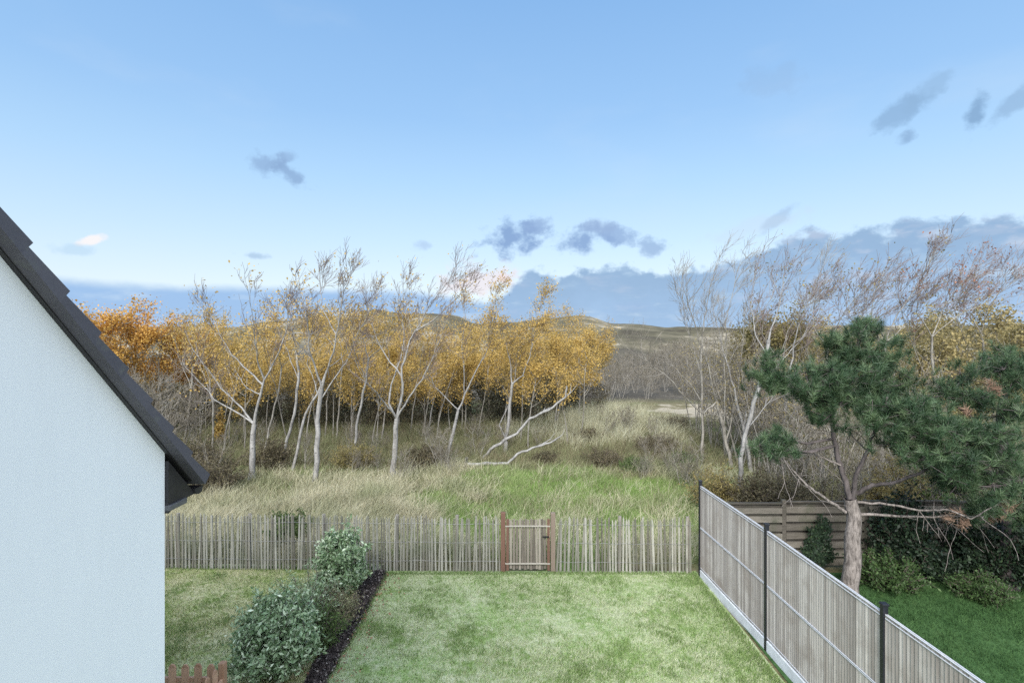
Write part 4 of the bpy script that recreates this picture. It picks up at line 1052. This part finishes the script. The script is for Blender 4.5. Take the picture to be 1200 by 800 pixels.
def pine(name, label, Y, base_px, stems, bare, clumps, seed, r0, group=None, dead=()):
    rng = random.Random(seed); base = P(base_px, 690, Y); base.z = 0
    big = Branches(rng); dark = Branches(rng); lines = []
    for (pts, ra, rb, yo, isbig) in stems:
        q = [P(a, b, Y+yo*i/len(pts)) for i, (a, b) in enumerate(pts)]
        if q[0].z < .6: q[0] = Vector((q[0].x, Y, -.1))
        ln = (big if isbig else dark).main(q, ra, rb, 4, .05); lines.append(ln)
    for (pts, ra, rb, yo) in bare:
        q = [P(a, b, Y+yo*i/len(pts)) for i, (a, b) in enumerate(pts)]
        ln = big.main(q, ra, rb, 4, .07)
        for k in range(6):
            j = rng.randint(len(ln)//3, len(ln)-1)
            big.grow(ln[j], (Vector((rng.uniform(-.3, .6), rng.uniform(-.6, .6), rng.uniform(-.9, .3)))).normalized(), rng.uniform(.3, .7), .009, 1, 2, kids=(1, 3), fine_from=9, rmin=.004, up=-.1)
    allp = [p for ln in lines for p in ln[2:]]
    tufts = []
    for (cx, cy, rx, ry, n, yo) in clumps:
        c = P(cx, cy, Y+yo); ax, az_ = rx/F*Y, ry/F*Y; ay = (ax+az_)*.6
        src = min(allp, key=lambda p: (p-c).length+max(0, p.z-c.z)*2)
        mid = src.lerp(c, .5)-UP*.08*(c-src).length
        dark.limb([src, mid, c], .03, .016)
        for sub in range(max(3, n//9)):
            g_ = rv(rng)*rng.random()**.4
            s_ = c+Vector((g_.x*ax, g_.y*ay, g_.z*az_*.8))
            st = mid.lerp(c, rng.uniform(.4, 1))
            dark.limb([st, st.lerp(s_, .5)-UP*.03, s_], .012, .006)
            out = (s_-src); out.z *= .4; out = out.normalized() if out.length > .01 else UP.copy()
            for k in range(8):
                pp = s_+Vector((rng.gauss(0, .14), rng.gauss(0, .14), rng.gauss(0, .09)))
                dr = (out*.5+UP*.9+rv(rng)*.45).normalized()
                tufts.append((pp, dr))
                dark.limb([s_, pp], .005, .004)
    root = empty(name, base); off = np.array(tuple(base))
    V, Q = tubes(big.big, 8); arrmesh('trunk', V-off, Q, PINE_BARK, root, smooth=True)
    V, Q = tubes(dark.big, 5); arrmesh('limb', V-off, Q, PINE_LIMB, root, smooth=True)
    V, Q, rn = needles_mesh(tufts, 60, .14, seed, .0035); arrmesh('crown', V-off, Q, NEEDLE, root, rnd=rn)
    if dead:
        td = []
        for (cx, cy, rr, n) in dead:
            c = P(cx, cy, Y-1.0)
            for k in range(n): td.append((c+rv(rng)*rr*rng.random(), (rv(rng)+Vector((0, 0, -.3))).normalized()))
        V, Q, rn = needles_mesh(td, 40, .13, seed+1); d_ = arrmesh('dead_needles', V-off, Q, NEEDLE_DEAD, root, rnd=rn); d_['label'] = 'tufts of dead brown needles'
    tag(root, label, 'tree', group); return root
pine('pine_tree', 'dark green pine with bare grey trunk standing just beyond the slat fence', 10.4, 997,
     [([(996, 705), (999, 640), (1001, 605), (996, 584)], .17, .115, 0, True), ([(996, 584), (985, 545), (977, 514), (973, 472), (985, 447), (1003, 412), (1008, 386)], .062, .018, .3, False),
      ([(1000, 590), (1003, 556), (1017, 528), (1026, 500), (1040, 465)], .05, .02, -.8, False), ([(1004, 578), (1022, 568), (1045, 566), (1075, 556), (1110, 530)], .05, .02, -.9, False),
      ([(973, 475), (950, 462), (915, 452), (895, 445)], .045, .015, -.6, False), ([(978, 458), (1005, 455), (1035, 448)], .04, .015, .5, False)],
     [([(991, 600), (965, 582), (945, 568), (930, 552), (915, 534)], .035, .012, -.6), ([(1001, 588), (1041, 591), (1090, 598), (1111, 597), (1138, 608), (1171, 591)], .026, .009, -1.6), ([(1004, 603), (1045, 604), (1094, 606), (1130, 603)], .033, .012, -.4),
      ([(985, 545), (960, 535), (945, 520), (925, 512)], .02, .006, .3), ([(1017, 528), (1000, 512), (990, 498)], .016, .005, .4)],
     [(1008, 386, 26, 12, 60, .2), (1030, 395, 16, 14, 36, .1), (985, 400, 16, 12, 36, .3), (1005, 412, 36, 16, 80, .2), (1038, 428, 20, 13, 45, -.1), (978, 428, 22, 13, 45, .3),
      (1000, 440, 34, 16, 80, -.3), (950, 448, 30, 16, 75, -.3), (915, 448, 28, 15, 70, -.5), (893, 438, 16, 9, 30, -.6), (903, 425, 8, 10, 14, -.5), (1030, 458, 32, 17, 80, .4), (1052, 446, 16, 12, 36, .3),
      (985, 465, 40, 14, 75, .6), (940, 468, 32, 12, 60, .1), (965, 490, 26, 11, 50, -.2), (1015, 488, 36, 14, 70, -.5), (1045, 497, 26, 12, 50, -.8), (912, 512, 8, 6, 12, -.3), (884, 524, 14, 7, 18, -.5), (918, 525, 9, 6, 12, -.4), (962, 455, 30, 14, 60, -.1), (1020, 445, 26, 14, 50, .1), (1000, 470, 30, 12, 55, -.2), (992, 415, 20, 12, 40, .1), (1060, 475, 22, 12, 40, -.8), (1035, 480, 26, 12, 50, -.6)], 71, .17,
     'pines beyond the slat fence')
pine('pine_tree', 'broad dense dark pine with brown dead tufts at the picture edge', 10.6, 1185,
     [([(1185, 705), (1183, 620), (1178, 560), (1172, 500), (1178, 450), (1186, 415)], .16, .03, 0, False), ([(1178, 560), (1140, 545), (1100, 530), (1060, 500)], .07, .02, -1.2, False), ([(1174, 520), (1140, 490), (1110, 465)], .05, .02, -.5, False), ([(1180, 590), (1150, 585), (1115, 575)], .05, .02, -1.0, False), ([(1180, 580), (1210, 560), (1240, 540)], .05, .02, .5, False)],
     [([(1150, 585), (1120, 590), (1090, 570)], .02, .006, -.6)],
     [(1190, 418, 24, 12, 50, 0), (1160, 432, 24, 12, 50, -.2), (1130, 440, 18, 9, 30, -.4), (1195, 445, 30, 15, 70, -.4), (1108, 462, 26, 12, 55, -.5), (1150, 465, 34, 14, 80, -.4), (1085, 478, 22, 10, 40, -.8), (1060, 488, 18, 10, 36, -1.0), (1190, 480, 34, 17, 80, -.7),
      (1075, 505, 34, 15, 75, -1.1), (1115, 495, 36, 16, 85, -.8), (1155, 505, 36, 17, 85, -.9), (1055, 525, 24, 12, 50, -1.1), (1095, 530, 38, 16, 90, -1.0), (1140, 538, 40, 17, 95, -1.1), (1185, 530, 36, 18, 85, -.8), (1120, 560, 34, 14, 75, -1.0), (1165, 568, 38, 16, 90, -1.2), (1195, 590, 30, 16, 65, -.9),
      (1150, 595, 28, 12, 50, -.9), (1230, 500, 34, 24, 80, 0), (1225, 560, 30, 20, 70, 0), (1225, 450, 30, 18, 60, 0)], 72, .16, 'pines beyond the slat fence',
     dead=((1165, 455, .14, 5), (1128, 482, .08, 2), (1080, 500, .08, 3), (1182, 592, .22, 6), (1130, 612, .25, 6), (1158, 605, .2, 5)))

# dark shrubs and ivy in the right hand garden
for q, (loc, rx, rz, lab) in enumerate([((8.2, 11.1, 0), .5, 1.75, 'tall dark evergreen shrub against the board fence right of the pine trunk'), ((9.6, 11.1, 0), .34, 1.1, 'dark shrub right of the tall evergreen'),
        ((10.3, 10.6, 0), .62, 1.5, 'darkest shrub at the picture edge under the right pine'), ((8.85, 11.1, 0), .3, .5, 'low dark shrub between the two larger ones')]):
    sprigbush('evergreen_shrub', lab, 'shrub', loc, 300+q, rx, rz, 70, LEAF_DARK, .085, 2, .5, .06, ragged=.45)
sprigbush('ivy', 'dark narrow ivy climbing the board fence left of the pine trunk', 'ivy', (6.62, 11.42, 0), 310, .24, 1.2, 26, LEAF_DARK, .08, 2, .7, .05, ragged=.8).scale = (1, .3, 1)
sprigbush('green_bush', 'low bright green plant at the foot of the board fence', 'plant', (7.55, 10.7, 0), 311, .5, .55, 40, LEAF_SHADE, .07, 2, ragged=.5)
sprigbush('green_bush', 'low green plant in front of the dark shrubs', 'plant', (9.0, 10.2, 0), 312, .45, .35, 30, LEAF_SHADE, .06, 2, ragged=.5)

# garden shrubs
sprigbush('silver_shrub', 'large round silvery green shrub at the bottom of the lawn', 'shrub', (-3.55, 7.95, 0), 320, .51, 1.12, 110, LEAF_SILVER, .08, 2, ragged=.4)
sprigbush('silver_shrub', 'upright silvery green shrub near the paling fence', 'shrub', (-3.35, 10.35, 0), 321, .42, 1.26, 76, LEAF_SILVER, .085, 2, ragged=.4)
sprigbush('feathery_shrub', 'loose feathery shrub between the two silvery shrubs', 'shrub', (-3.6, 9.0, 0), 322, .55, .95, 40, LEAF_SILVER, .06, 2, aspect=.2, ragged=.55)
sprigbush('heather_plant', 'low brownish heather plant on the edge of the bed', 'plant', (-3.12, 9.3, 0), 323, .36, .5, 34, GRASS_BROWN, .05, 2, aspect=.3)
sprigbush('green_bush', 'low green mound plant beside the large silvery shrub', 'plant', (-3.2, 8.65, 0), 324, .42, .5, 40, LEAF_BUSH, .055, 2, aspect=.3)
# bark chips on the bed
nrng = np.random.default_rng(9); C = []
for k in range(9500):
    y = nrng.uniform(6.3, 11.3); u = nrng.random()
    C.append((bed_l(y)+(bed_r(y)-bed_l(y))*(u*1.16-.08), y, .035+.05*(1-abs(2*u-1))+nrng.random()*.02))
V, Q = leaves(C, .05, nrng, .5); o = arrmesh('bark_chips', V, Q, CHIP, rnd=nrng.random(len(Q))); tag(o, 'dark bark chips covering the narrow planting bed', 'mulch', kind='stuff')
# fallen leaves and bits of bark caught in the grass beside the bed
C = []
for k in range(420):
    y = nrng.uniform(6.6, 11.2); sd_ = abs(nrng.normal())*.22
    C.append((bed_r(y)+sd_, y, .06) if nrng.random() < .6 else (bed_l(y)-sd_, y, .06))
V, Q = leaves(np.array(C), .045, nrng, .6); o = arrmesh('fallen_leaves', V, Q, LEAF_RUSSET, rnd=nrng.random(len(Q))); tag(o, 'brown fallen leaves scattered along the edges of the planting bed', 'leaves', kind='stuff')
